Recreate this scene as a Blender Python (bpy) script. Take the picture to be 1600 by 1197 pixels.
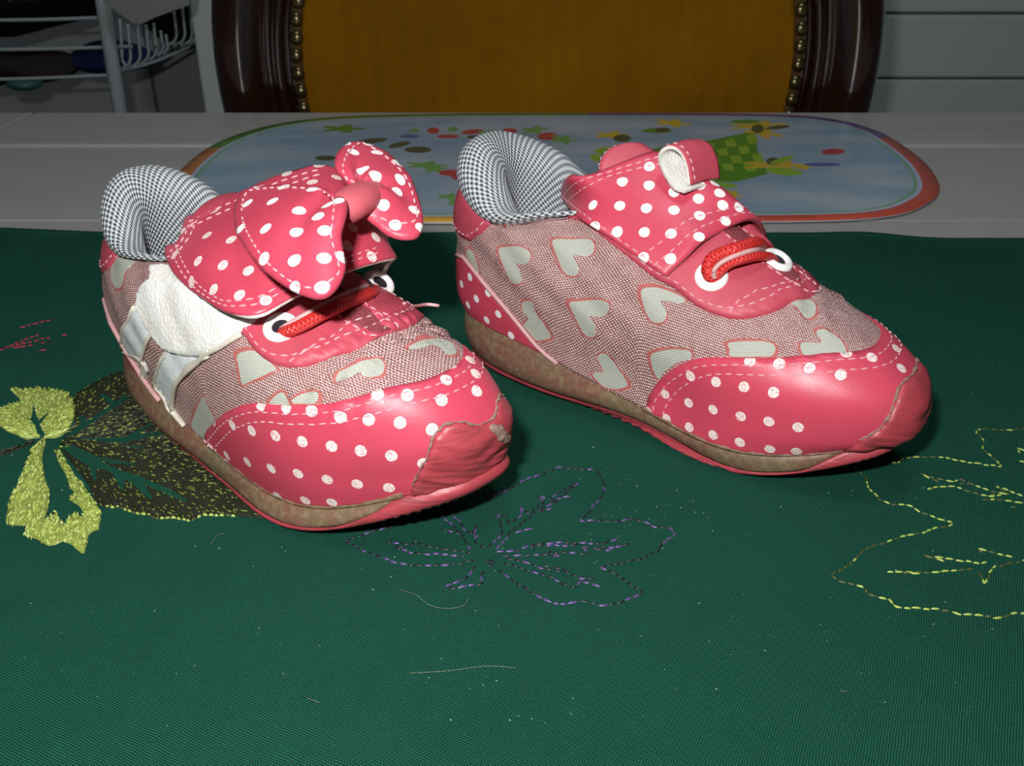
import bpy, bmesh, math, random
import numpy as np
from mathutils import Vector, Matrix
from mathutils.bvhtree import BVHTree
from mathutils.geometry import delaunay_2d_cdt
SC=bpy.context.scene
for o in list(bpy.data.objects): bpy.data.objects.remove(o)
# ---------------------------------------------------------------- camera, world, flash, exposure
TOP=.75                       # table top height above the floor (metres)
CAMZ=TOP+.168
FPX=1500.; PIT=math.radians(28)
cd=bpy.data.cameras.new('camera'); cam=bpy.data.objects.new('camera',cd); SC.collection.objects.link(cam)
cam.location=(0,0,CAMZ); cam.rotation_euler=(math.radians(90)-PIT,0,0)
cd.sensor_width=36; cd.lens=FPX/1600*36; cd.clip_start=.01; cd.clip_end=30
cd.dof.use_dof=True; cd.dof.focus_distance=.27; cd.dof.aperture_fstop=42
SC.camera=cam
W=bpy.data.worlds.new('room_light'); SC.world=W; W.use_nodes=True
W.node_tree.nodes['Background'].inputs[0].default_value=(.80,.92,1,1)
W.node_tree.nodes['Background'].inputs[1].default_value=.05
fl=bpy.data.lights.new('camera_flash','AREA'); fl.shape='RECTANGLE'; fl.size=.022; fl.size_y=.012
fl.energy=1.7; fl.color=(1,.985,.96)
flo=bpy.data.objects.new('camera_flash',fl); SC.collection.objects.link(flo)
cl=bpy.data.lights.new('ceiling_fill_light','AREA'); cl.shape='DISK'; cl.size=.4; cl.energy=5.6; cl.color=(.92,.97,1)  # added overhead fill that lifts the room, not a real fixture
clo=bpy.data.objects.new('ceiling_fill_light',cl); SC.collection.objects.link(clo); clo.location=(.1,.2,2.44)
flo.location=(-.034,-.005,CAMZ+.062); flo.rotation_euler=(math.radians(90)-PIT*.95,0,0)
SC.view_settings.view_transform='Standard'; SC.view_settings.look='None'
SC.view_settings.exposure=0; SC.view_settings.gamma=1; SC.view_settings.use_curve_mapping=False
random.seed(5); RNG=np.random.default_rng(5)
# ---------------------------------------------------------------- photograph -> space
SI,CO=math.sin(PIT),math.cos(PIT)
def ray(px,py):
    dx=(px-800)/FPX; dy=(598.5-py)/FPX
    return np.array([dx,CO+dy*SI,-SI+dy*CO])
def on_z(px,py,z=TOP): d=ray(px,py); t=(z-CAMZ)/d[2]; return np.array([0,0,CAMZ])+d*t
def on_y(px,py,y): d=ray(px,py); return np.array([0,0,CAMZ])+d*(y/d[1])
# ---------------------------------------------------------------- scene helpers
def link(o,parent=None):
    SC.collection.objects.link(o)
    if parent: o.parent=parent
    return o
def thing(name,label,cat,loc=(0,0,0),rz=0,group=None):
    o=bpy.data.objects.new(name,None); o.empty_display_size=.02; link(o)
    o.location=loc; o.rotation_euler=(0,0,rz); o['label']=label; o['category']=cat
    if group:o['group']=group
    return o
def tag(o,label,cat,group=None):
    o['label']=label;o['category']=cat
    if group:o['group']=group
    return o
def struct(o): o['kind']='structure'; return o
def mesh(name,V,Fc,mats,parent=None,mi=None,uv=None,smooth=True):
    me=bpy.data.meshes.new(name); me.from_pydata([tuple(v) for v in np.asarray(V,float).tolist()],[],[tuple(f) for f in Fc])
    for m in (mats if isinstance(mats,(list,tuple)) else [mats]): me.materials.append(m)
    if mi is not None: me.polygons.foreach_set('material_index',np.asarray(mi,np.int32))
    if smooth: me.polygons.foreach_set('use_smooth',[True]*len(me.polygons))
    if uv is not None:
        l=me.uv_layers.new(name='UVMap'); vi=np.zeros(len(me.loops),np.int32); me.loops.foreach_get('vertex_index',vi)
        l.data.foreach_set('uv',np.asarray(uv,float)[vi].ravel())
    me.update(); o=bpy.data.objects.new(name,me); return link(o,parent)
def box(name,lo,hi,m,parent=None,bev=.0015,seg=2,smooth=False):
    bm=bmesh.new(); bmesh.ops.create_cube(bm,size=1)
    for v in bm.verts: v.co=Vector([lo[i]+(v.co[i]+.5)*(hi[i]-lo[i]) for i in range(3)])
    if bev: bmesh.ops.bevel(bm,geom=bm.edges[:],offset=bev,segments=seg,affect='EDGES',profile=.6)
    me=bpy.data.meshes.new(name); bm.to_mesh(me); bm.free(); me.materials.append(m)
    if smooth: me.polygons.foreach_set('use_smooth',[True]*len(me.polygons))
    return link(bpy.data.objects.new(name,me),parent)
def resample(P,step,closed=False):
    P=np.asarray(P,float)
    if closed: P=np.vstack([P,P[:1]])
    d=np.r_[0,np.cumsum(np.linalg.norm(np.diff(P,axis=0),axis=1))]
    n=max(2,int(round(d[-1]/step))+1); t=np.linspace(0,d[-1],n)
    Q=np.stack([np.interp(t,d,P[:,k]) for k in range(P.shape[1])],1)
    return Q[:-1] if closed else Q
def cr(P,t):
    P=np.asarray(P,float); n=len(P); t=np.clip(t,0,n-1-1e-9); i=np.floor(t).astype(int); f=(t-i)
    g=lambda k:P[np.clip(k,0,n-1)]
    p0,p1,p2,p3=g(i-1),g(i),g(i+1),g(i+2); sh=(-1,)+(1,)*(P.ndim-1)
    p0=np.where((i==0).reshape(sh),2*p1-p2,p0); p3=np.where((i==n-2).reshape(sh),2*p2-p1,p3); f=f.reshape(sh)
    return .5*((2*p1)+(-p0+p2)*f+(2*p0-5*p1+4*p2-p3)*f**2+(-p0+3*p1-3*p2+p3)*f**3)
def smooth_path(P,n=8,closed=False):
    P=np.asarray(P,float)
    if closed:
        Q=np.vstack([P[-2:],P,P[:2]]); return cr(Q,np.linspace(2,2+len(P),n*len(P)+1)[:-1])
    return cr(P,np.linspace(0,len(P)-1,n*(len(P)-1)+1))
def tube_geo(P,r,sides=8,flat=1.,up=(0,0,1),r_end=None):
    """V,F of a tube along P; r scalar or array; flat squashes along up"""
    P=np.asarray(P,float); n=len(P); T=np.gradient(P,axis=0); T/=np.linalg.norm(T,axis=1)[:,None]+1e-12
    up=np.broadcast_to(np.asarray(up,float),(n,3)); S=np.cross(T,up); S/=np.linalg.norm(S,axis=1)[:,None]+1e-12; U=np.cross(S,T)
    r=np.broadcast_to(np.asarray(r,float),(n,)); a=np.arange(sides)/sides*2*math.pi
    V=P[:,None]+r[:,None,None]*(S[:,None]*np.cos(a)[None,:,None]+U[:,None]*(np.sin(a)*flat)[None,:,None])
    F=[(i*sides+j,i*sides+(j+1)%sides,(i+1)*sides+(j+1)%sides,(i+1)*sides+j) for i in range(n-1) for j in range(sides)]
    F+=[tuple(range(sides))[::-1],tuple((n-1)*sides+j for j in range(sides))]
    return V.reshape(-1,3),F
def tube(name,P,r,m,parent=None,**k):
    V,F=tube_geo(P,r,**k); return mesh(name,V,F,m,parent)
def join(parts):
    V=[];F=[];n=0
    for v,f in parts: V.append(v); F+=[tuple(i+n for i in q) for q in f]; n+=len(v)
    return np.vstack(V),F
def dashes(P,Nn,L,gap,w,h,lift=0.,jit=0.,phase=0.):
    """sewing-thread stitches laid along a path: V,F,dash id per face"""
    P=np.asarray(P,float); d=np.r_[0,np.cumsum(np.linalg.norm(np.diff(P,axis=0),axis=1))]
    at=lambda A,t:np.array([np.interp(t,d,A[:,k]) for k in range(3)])
    V=[];F=[];ID=[];t=phase;k=0
    while t+L<d[-1]:
        l=L*(1+jit*random.uniform(-.6,.4)); pts=[(0,.15,.0),(.22,.9,.85),(.5,1,1),(.78,.9,.85),(1,.15,.0)]
        base=len(V); off=random.uniform(-1,1)*jit*w
        for (f,ww,hh) in pts:
            p=at(P,t+f*l); n=at(Nn,t+f*l); n/=np.linalg.norm(n)+1e-9; q=at(P,min(t+f*l+L*.1,d[-1]))-at(P,max(t+f*l-L*.1,0)); q/=np.linalg.norm(q)+1e-9
            s=np.cross(n,q); b=p+n*lift+s*off
            V+=[b+s*w*ww*.5-n*h*.2,b+n*h*hh+s*w*ww*.22,b+n*h*hh-s*w*ww*.22,b-s*w*ww*.5-n*h*.2]
        for i in range(4):
            for j in range(3): F.append((base+i*4+j,base+i*4+j+1,base+i*4+4+j+1,base+i*4+4+j)); ID.append(k)
        t+=l+gap*(1+jit*random.uniform(-.5,.8)); k+=1
    return np.array(V).reshape(-1,3),F,ID
# ---------------------------------------------------------------- materials
def mat(name,col=(.5,.5,.5),rough=.6,spec=.4,metal=0.,build=None,coat=0.,sheen=0.):
    m=bpy.data.materials.new(name); m.use_nodes=True; nt=m.node_tree; b=nt.nodes['Principled BSDF']
    b.inputs['Base Color'].default_value=(*col,1); b.inputs['Roughness'].default_value=rough
    b.inputs['Specular IOR Level'].default_value=spec; b.inputs['Metallic'].default_value=metal
    b.inputs['Coat Weight'].default_value=coat; b.inputs['Sheen Weight'].default_value=sheen
    if build: build(NT(nt,b))
    return m
class NT:
    def __init__(s,nt,b): s.nt=nt; s.b=b
    def node(s,t,**k):
        n=s.nt.nodes.new(t)
        for a,v in k.items(): setattr(n,a,v)
        return n
    def put(s,sock,v):
        if isinstance(v,bpy.types.NodeSocket): s.nt.links.new(v,sock)
        elif isinstance(v,(tuple,list)) and len(v)==3 and sock.type=='RGBA': sock.default_value=(*v,1)
        else: sock.default_value=v
    def uv(s): return s.node('ShaderNodeTexCoord').outputs['UV']
    def obj(s): return s.node('ShaderNodeTexCoord').outputs['Object']
    def geo(s,k='Position'): return s.node('ShaderNodeNewGeometry').outputs[k]
    def map(s,v,scale=(1,1,1),rot=(0,0,0),loc=(0,0,0)):
        n=s.node('ShaderNodeMapping'); s.put(n.inputs[0],v); n.inputs[1].default_value=loc; n.inputs[2].default_value=rot; n.inputs[3].default_value=scale
        return n.outputs[0]
    def m(s,op,a,b=0.,c=0.,clamp=False):
        n=s.node('ShaderNodeMath',operation=op,use_clamp=clamp)
        for i,v in enumerate((a,b,c)):
            s.put(n.inputs[i],v)
        return n.outputs[0]
    def sep(s,v): n=s.node('ShaderNodeSeparateXYZ'); s.put(n.inputs[0],v); return n.outputs
    def noise(s,v,scale,detail=3,rough=.55,dist=0.):
        n=s.node('ShaderNodeTexNoise'); s.put(n.inputs['Vector'],v); n.inputs['Scale'].default_value=scale; n.inputs['Detail'].default_value=detail
        n.inputs['Roughness'].default_value=rough; n.inputs['Distortion'].default_value=dist; return n.outputs['Fac']
    def vor(s,v,scale,feature='F1',out='Distance'):
        n=s.node('ShaderNodeTexVoronoi',feature=feature); s.put(n.inputs['Vector'],v); n.inputs['Scale'].default_value=scale; return n.outputs[out]
    def ramp(s,v,a,b,lo=0.,hi=1.):
        n=s.node('ShaderNodeMapRange'); s.put(n.inputs[0],v)
        for i,x in zip((1,2,3,4),(a,b,lo,hi)): n.inputs[i].default_value=x
        return n.outputs[0]
    def mix(s,f,a,b):
        n=s.node('ShaderNodeMix',data_type='RGBA'); s.put(n.inputs[0],f); s.put(n.inputs[6],a); s.put(n.inputs[7],b); return n.outputs[2]
    def bump(s,h,strength=.3,dist=.0003):
        n=s.node('ShaderNodeBump'); s.put(n.inputs['Height'],h); n.inputs['Strength'].default_value=strength; n.inputs['Distance'].default_value=dist
        s.nt.links.new(n.outputs[0],s.b.inputs['Normal']); return n
    def color(s,c): s.put(s.b.inputs['Base Color'],c)
    def rough(s,c): s.put(s.b.inputs['Roughness'],c)
def leather(name,c1,c2,rough=.42,dirt=.35):
    def b(n):
        g=n.obj(); a=n.noise(g,60,4); fine=n.noise(g,2600,2)
        c=n.mix(n.ramp(a,.35,.75),c1,c2)
        d=n.ramp(n.noise(g,140,6,.7),.56,.78,0,dirt); c=n.mix(d,c,(.16,.05,.05))
        n.color(c); n.rough(n.ramp(a,.3,.7,rough-.05,rough+.12)); n.bump(fine,.22,.0002)
    return mat(name,c1,rough,.45,build=b)
M={}
M['pink']=leather('pink_coated_leather',(.58,.062,.108),(.50,.056,.095),.36,.12)
M['pink_soft']=leather('pink_matte_leather',(.52,.066,.105),(.43,.06,.09),.5,.3)
M['pink_dark']=leather('worn_pink_leather',(.50,.055,.10),(.36,.05,.08),.6,.5)
M['knot']=leather('grubby_pink_leather',(.56,.10,.13),(.46,.09,.11),.65,.25)
def b_dot(n):
    g=n.obj(); w=n.ramp(n.noise(g,2300,2,.6),.40,.47)
    n.color(n.mix(w,(.70,.22,.27),(.80,.74,.70))); n.bump(n.noise(g,2600,2),.2,.0002)
M['dot_worn']=mat('worn_white_dot_print',(.8,.75,.7),.55,build=b_dot)
M['dot']=mat('white_dot_print',(.86,.84,.84),.5)
def weave(n,cA,cB,glint):
    u=n.sep(n.uv()); x,y=u[0],u[1]
    k=2*math.pi/.9
    a=n.m('SINE',n.m('MULTIPLY',n.m('ADD',n.m('MULTIPLY',x,.86),n.m('MULTIPLY',y,.62)),k))
    b=n.m('SINE',n.m('MULTIPLY',n.m('SUBTRACT',n.m('MULTIPLY',y,1.0),n.m('MULTIPLY',x,.35)),k*.95))
    s=n.m('MULTIPLY_ADD',a,.36,n.m('MULTIPLY',b,.42)); h=n.m('ADD',s,.5)
    no=n.noise(n.uv(),.16,3); sp=n.noise(n.uv(),2.2,2,.7)
    f=n.ramp(n.m('ADD',h,n.m('MULTIPLY',n.m('SUBTRACT',no,.5),.7)),.38,.86)
    c=n.mix(f,cA,cB); c=n.mix(n.ramp(n.m('ADD',sp,n.m('MULTIPLY',h,.10)),.60,.70,0,.8),c,glint); n.color(c)  # lurex sparkle put into the colour as random pale specks
    n.rough(n.ramp(sp,.45,.66,.62,.28)); n.bump(h,.8,.0003)
M['fabric']=mat('pink_lurex_weave',(.5,.3,.3),.5,.6,build=lambda n:weave(n,(.24,.085,.09),(.60,.40,.37),(.98,.90,.86)))
def b_silver(n):
    u=n.sep(n.uv()); a=n.m('SINE',n.m('MULTIPLY',u[0],2*math.pi/.95)); b=n.m('SINE',n.m('MULTIPLY',u[1],2*math.pi/.8))
    h=n.m('MULTIPLY_ADD',n.m('MULTIPLY',a,b),.5,.5); sp=n.noise(n.uv(),2.5,2,.7)
    c=n.mix(h,(.26,.29,.25),(.62,.64,.56)); c=n.mix(n.ramp(sp,.60,.72,0,.8),c,(.9,.9,.86)); n.color(c); n.rough(n.ramp(sp,.4,.7,.6,.28)); n.bump(h,.7,.0003)
M['silver']=mat('silver_heart_weave',(.5,.5,.45),.45,.6,build=b_silver)
def b_redst(n):
    u=n.sep(n.uv()); a=n.m('SINE',n.m('MULTIPLY',u[0],2*math.pi/.9)); b=n.m('SINE',n.m('MULTIPLY',u[1],2*math.pi/.9))
    h=n.m('MULTIPLY_ADD',n.m('MULTIPLY',a,b),.5,.5); n.color(n.mix(n.ramp(h,.35,.6),(.44,.24,.22),(.50,.055,.045))); n.bump(h,.8,.0003)
M['redline']=mat('red_outline_weave',(.6,.15,.1),.6,build=b_redst)
def b_knit(n):
    u=n.sep(n.uv()); k=math.pi/1.3
    a=n.m('SINE',n.m('MULTIPLY',n.m('ADD',u[0],n.m('MULTIPLY',u[1],.25)),k)); b=n.m('SINE',n.m('MULTIPLY',u[1],k*1.2))
    h=n.m('MULTIPLY',a,b); f=n.ramp(h,-.35,.55); g=n.ramp(h,-.72,-.38)
    sp=n.noise(n.uv(),1.6,2)
    n.color(n.mix(g,(.022,.027,.036),n.mix(f,(.20,.23,.26),n.mix(sp,(.50,.54,.57),(.80,.84,.86))))); n.bump(n.m('MAXIMUM',h,-.5),.7,.0005)
M['knit']=mat('grey_padded_knit',(.5,.55,.6),.6,build=b_knit)
def b_mid(n):
    g=n.obj(); a=n.noise(g,45,5,.6); f=n.noise(g,420,4,.7); st=n.noise(n.map(g,(60,60,600)),1.,4)
    c=n.mix(n.ramp(a,.40,.62),(.16,.125,.068),(.20,.085,.062)); c=n.mix(n.ramp(f,.45,.7,0,.7),c,(.28,.23,.135)); c=n.mix(n.ramp(st,.5,.8,0,.4),c,(.07,.05,.03))
    n.color(c); n.bump(n.m('ADD',f,st),.35,.0003)
M['midsole']=mat('grimy_clear_rubber',(.2,.15,.1),.5,.4,build=b_mid)
def b_out(n):
    g=n.obj(); a=n.noise(g,70,6,.65); st=n.noise(n.map(g,(50,50,420)),1.,5,.6,.6)
    c=n.mix(n.ramp(a,.4,.7),(.44,.055,.075),(.32,.045,.055)); c=n.mix(n.ramp(st,.52,.68,0,.6),c,(.10,.04,.035)); n.color(c); n.bump(n.m('ADD',st,n.m('MULTIPLY',a,.5)),.55,.0006)
M['outsole']=mat('pink_rubber',(.6,.1,.12),.42,.5,build=b_out)
M['thread']=mat('pale_pink_thread',(.66,.36,.40),.7)
M['thread_red']=mat('dark_red_thread',(.28,.03,.04),.7)
M['piping']=leather('cream_pink_piping',(.62,.36,.36),(.50,.27,.28),.5,.3)
M['cream']=leather('cream_edge_piping',(.66,.62,.52),(.55,.50,.42),.5,.15)
def b_white(n):
    g=n.obj(); a=n.noise(g,160,5,.6); n.color(n.mix(n.ramp(a,.4,.75),(.72,.76,.80),(.52,.55,.56))); n.bump(n.noise(g,900,3),.25,.0002)
M['white']=mat('white_grained_leather',(.75,.78,.8),.5,build=b_white)
def b_fleece(n):
    g=n.obj(); a=n.noise(g,500,5,.75); b=n.noise(g,90,3); v=n.vor(g,900)
    n.color(n.mix(n.ramp(b,.35,.75),(.80,.80,.79),(.64,.61,.54))); n.bump(n.m('ADD',a,v),.6,.0004)
M['fleece']=mat('white_velcro_fleece',(.85,.85,.84),.9,.1,sheen=.3,build=b_fleece)
M['fluff']=mat('pink_fluffy_lining',(.45,.14,.17),.9,.05,build=lambda n:(n.color(n.mix(n.noise(n.obj(),500,4,.7),(.20,.03,.045),(.46,.12,.14))),n.bump(n.noise(n.obj(),900,4,.8),1.,.001)))
M['eyelet']=mat('white_enamel_eyelet',(.92,.92,.90),.22,.6)
def b_cord(n):
    u=n.sep(n.uv()); a=n.m('SINE',n.m('ADD',n.m('MULTIPLY',u[0],9.),n.m('MULTIPLY',u[1],3.))); b=n.m('SINE',n.m('SUBTRACT',n.m('MULTIPLY',u[0],9.),n.m('MULTIPLY',u[1],3.)))
    h=n.m('MAXIMUM',a,b); n.color(n.mix(n.ramp(h,-.2,.9),(.45,.012,.014),(.68,.035,.03))); n.bump(h,.5,.0003)
M['cord']=mat('red_braided_elastic',(.6,.02,.02),.45,.5,build=b_cord)
M['scuff']=mat('scuffed_grey_patch',(.3,.26,.2),.9,build=lambda n:(n.color(n.mix(n.noise(n.obj(),700,4,.7),(.20,.08,.07),(.44,.32,.26))),n.bump(n.noise(n.obj(),900,4,.8),1.,.0008)))
M['black']=mat('black_thread_and_hole',(.012,.008,.015),.6)
# ---------------------------------------------------------------- curved sheets and the pieces sewn on them
class Surf:
    """dense grid P[nv,nu,3] (shoe-local mm), metric params u in [0,U], v in [0,V]"""
    def __init__(s,P,U,V,flip=False):
        s.P=P; s.nv,s.nu=P.shape[:2]; s.U=U; s.V=V
        du=np.gradient(P,axis=1); dv=np.gradient(P,axis=0); n=np.cross(du,dv); n/=np.linalg.norm(n,axis=2)[...,None]+1e-9
        s.N=-n if flip else n
        vs=[Vector(p) for p in P.reshape(-1,3)]; f=[]
        for j in range(s.nv-1):
            for i in range(s.nu-1):
                a=j*s.nu+i; f+=[(a,a+1,a+s.nu+1),(a,a+s.nu+1,a+s.nu)]
        s.bvh=BVHTree.FromPolygons(vs,f)
    def _b(s,G,uv):
        uv=np.asarray(uv,float); x=np.clip(uv[:,0]/s.U,0,1)*(s.nu-1); y=np.clip(uv[:,1]/s.V,0,1)*(s.nv-1)
        i=np.minimum(x.astype(int),s.nu-2); j=np.minimum(y.astype(int),s.nv-2); a=(x-i)[:,None]; b=(y-j)[:,None]
        return G[j,i]*(1-a)*(1-b)+G[j,i+1]*a*(1-b)+G[j+1,i]*(1-a)*b+G[j+1,i+1]*a*b
    def pos(s,uv): return s._b(s.P,uv)
    def nrm(s,uv): n=s._b(s.N,uv); return n/(np.linalg.norm(n,axis=1)[:,None]+1e-9)
    def _uv(s,loc,idx):
        q=idx//2; j,i=divmod(q,s.nu-1); P=s.P; t=idx%2
        A=P[j,i]; 
        if t==0: B,C=P[j,i+1],P[j+1,i+1]; uvs=[(i,j),(i+1,j),(i+1,j+1)]
        else: B,C=P[j+1,i+1],P[j+1,i]; uvs=[(i,j),(i+1,j+1),(i,j+1)]
        m=np.stack([B-A,C-A],1); w,_,_,_=np.linalg.lstsq(m,np.array(loc)-A,rcond=None)
        x=uvs[0][0]+w[0]*(uvs[1][0]-uvs[0][0])+w[1]*(uvs[2][0]-uvs[0][0]); y=uvs[0][1]+w[0]*(uvs[1][1]-uvs[0][1])+w[1]*(uvs[2][1]-uvs[0][1])
        return (x/(s.nu-1)*s.U,y/(s.nv-1)*s.V)
    def hit(s,sh,px,py):
        o,d=sh.local_ray(px,py); o=Vector(o); d=Vector(d).normalized()
        l,n,i,_=s.bvh.ray_cast(o,d)
        if l is None:
            t=float(np.linalg.norm(s.P.mean(axis=(0,1))-np.array(o)))
            for _ in range(12):
                l,n,i,_=s.bvh.find_nearest(o+d*t); t=(l-o).dot(d)
        return s._uv(l,i)
    def hits(s,sh,pts): return np.array([s.hit(sh,*p) for p in pts])
    def near(s,p):
        l,n,i,_=s.bvh.find_nearest(Vector(p)); return s._uv(l,i)
    def circle(s,uv,r,n=14):
        uv=np.array(uv,float); e=.4; p=s.pos([uv,uv+[e,0],uv+[0,e]]); J=np.stack([(p[1]-p[0])/e,(p[2]-p[0])/e],1)
        t1=J[:,0]/(np.linalg.norm(J[:,0])+1e-9); nn=s.nrm([uv])[0]; t2=np.cross(nn,t1); a=np.arange(n)/n*2*math.pi
        D=r*(np.cos(a)[:,None]*t1+np.sin(a)[:,None]*t2); return uv+(np.linalg.pinv(J)@D.T).T
def grid_surf(ctrl,n=48,m=48,flip=False,bow=None):
    C=np.array(ctrl,float); A=cr(C,np.linspace(0,C.shape[0]-1,m)); B=cr(A.transpose(1,0,2),np.linspace(0,C.shape[1]-1,n)).transpose(1,0,2)
    if bow: B=bow(B)
    U=np.linalg.norm(np.diff(B[m//2],axis=0),axis=1).sum(); V=np.linalg.norm(np.diff(B[:,n//2],axis=0),axis=1).sum()
    return Surf(B,U,V,flip)
def inside(poly,Q):
    poly=np.asarray(poly);x,y=Q[:,0],Q[:,1]; r=np.zeros(len(Q),bool); a=poly; b=np.roll(poly,-1,axis=0)
    for (x0,y0),(x1,y1) in zip(a,b):
        if y0==y1: continue
        c=((y0>y)!=(y1>y)); r^=c&(x<(x1-x0)*(y-y0)/(y1-y0)+x0)
    return r
def seg_dist(poly,Q,closed=True):
    a=np.asarray(poly,float); b=np.roll(a,-1,axis=0)
    if not closed: a,b=a[:-1],b[:-1]
    D=np.full(len(Q),1e9)
    for p,q in zip(a,b):
        d=q-p; l=d@d+1e-12; t=np.clip(((Q-p)@d)/l,0,1); D=np.minimum(D,np.linalg.norm(Q-(p+t[:,None]*d),axis=1))
    return D
def cdt(outline,feats,res):
    """feats: [(polygon, material index)] -> pts(n,2), tris, mi"""
    out=resample(outline,res,True); V=[tuple(p) for p in out]; E=[(i,(i+1)%len(out)) for i in range(len(out))]
    loops=[]
    for poly,mi in feats:
        q=np.asarray(poly,float); m=inside(out,q)
        loops.append((q,mi))
        if not m.any(): continue
        b=len(V); V+=[tuple(p) for p in q]; E+=[(b+i,b+(i+1)%len(q)) for i in range(len(q))]
    lo=out.min(0);hi=out.max(0); xs=np.arange(lo[0],hi[0],res); ys=np.arange(lo[1],hi[1],res*.87)
    G=np.array([(x+(k%2)*res*.5,y) for k,y in enumerate(ys) for x in xs]).reshape(-1,2)
    if len(G):
        G=G[inside(out,G)]
        if len(G): G=G[seg_dist(out,G)>res*.45]
    V+=[tuple(p) for p in G]
    r=delaunay_2d_cdt([Vector(v) for v in V],E,[],0,1e-5)
    P=np.array([tuple(v) for v in r[0]]); T=np.array([f for f in r[2] if len(f)==3]); C=P[T].mean(1)
    keep=inside(out,C); T=T[keep]; C=C[keep]; mi=np.zeros(len(T),int)
    for q,k in loops: mi[inside(q,C)]=k
    return P,T,mi,out
def patch(name,sf,outline,mats,parent,sh,feats=(),lift=.3,thick=1.,res=1.8,rnd=1.,dome=0.,domer=6.,bottom=False,back=None,uvf=None,disp=None):
    P,T,mi,out=cdt(outline,feats,res)
    X=sf.pos(P); N=sf.nrm(P); d=seg_dist(out,P); t=np.clip(d/max(rnd,1e-3),0,1); h=lift-rnd*.8*(1-np.sqrt(np.maximum(0,1-(1-t)**2)))*(1 if rnd>0 else 0)
    h=h+dome*(1-np.exp(-d/domer))
    if disp is not None: h=h+disp(P,X,d)
    top=X+N*h[:,None]
    # winding: make normals follow N
    a,b,c=top[T[:,0]],top[T[:,1]],top[T[:,2]]; fl=(np.cross(b-a,c-a)*N[T[:,0]]).sum(1).sum()<0
    if fl: T=T[:,::-1]
    V=[top];F=[tuple(f) for f in T.tolist()]; MI=list(mi); n=len(P)
    ed={}
    for f in T.tolist():
        for i in range(3):
            e=(f[i],f[(i+1)%3]); 
            if (e[1],e[0]) in ed: del ed[(e[1],e[0])]
            else: ed[e]=1
    bv=sorted({i for e in ed for i in e}); bi={v:k+n for k,v in enumerate(bv)}
    bd=(lift-thick) if not bottom else (lift-thick)
    low=X[bv]+N[bv]*bd; V.append(low); F+=[(e[1],e[0],bi[e[0]],bi[e[1]]) for e in ed]; MI+=[0 if back is None else back]*len(ed)
    UV=[P,P[bv]] if uvf is None else [uvf(X),uvf(X[bv])]
    if bottom:
        base=n+len(bv); dd=-dome*.35*(1-np.exp(-d/domer)) if dome else 0*d
        if disp is not None: dd=dd+disp(P,X,d)
        V.append(X+N*(lift-thick+dd)[:,None]); F+=[(f[2]+base,f[1]+base,f[0]+base) for f in T.tolist()]; MI+=[back if back is not None else 0]*len(T); UV.append(P if uvf is None else uvf(X))
    o=mesh(name,sh.loc(np.vstack(V)),F,mats,parent,MI,np.vstack(UV)); return o
def sew(name,sf,uvpath,parent,sh,lift,m=None,L=2.2,gap=.95,w=.46,h=.3,closed=False,jit=.15):
    parts=[];paths=uvpath if isinstance(uvpath,list) else [uvpath]
    for q in paths:
        q=resample(q,1.,closed)
        if closed: q=np.vstack([q,q[:1]])
        V,F,_=dashes(sf.pos(q),sf.nrm(q),L,gap,w,h,lift,jit); 
        if len(V): parts.append((V,F))
    V,F=join(parts); o=mesh(name,sh.loc(V),F,m or M['thread'],parent); o['kind']='stuff'; return o
def inset_in(poly,d,whole):
    q=inset(poly,d); 
    return q if inside(whole,q).mean()>.5 else inset(poly,-d)
def inset(poly,d,closed=False):
    """move a polyline sideways by d (left-hand side positive)"""
    P=resample(poly,1.2,closed); t=(np.roll(P,-1,0)-np.roll(P,1,0)) if closed else np.gradient(P,axis=0); t/=np.linalg.norm(t,axis=1)[:,None]+1e-9
    return P+np.stack([-t[:,1],t[:,0]],1)*d
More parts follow.
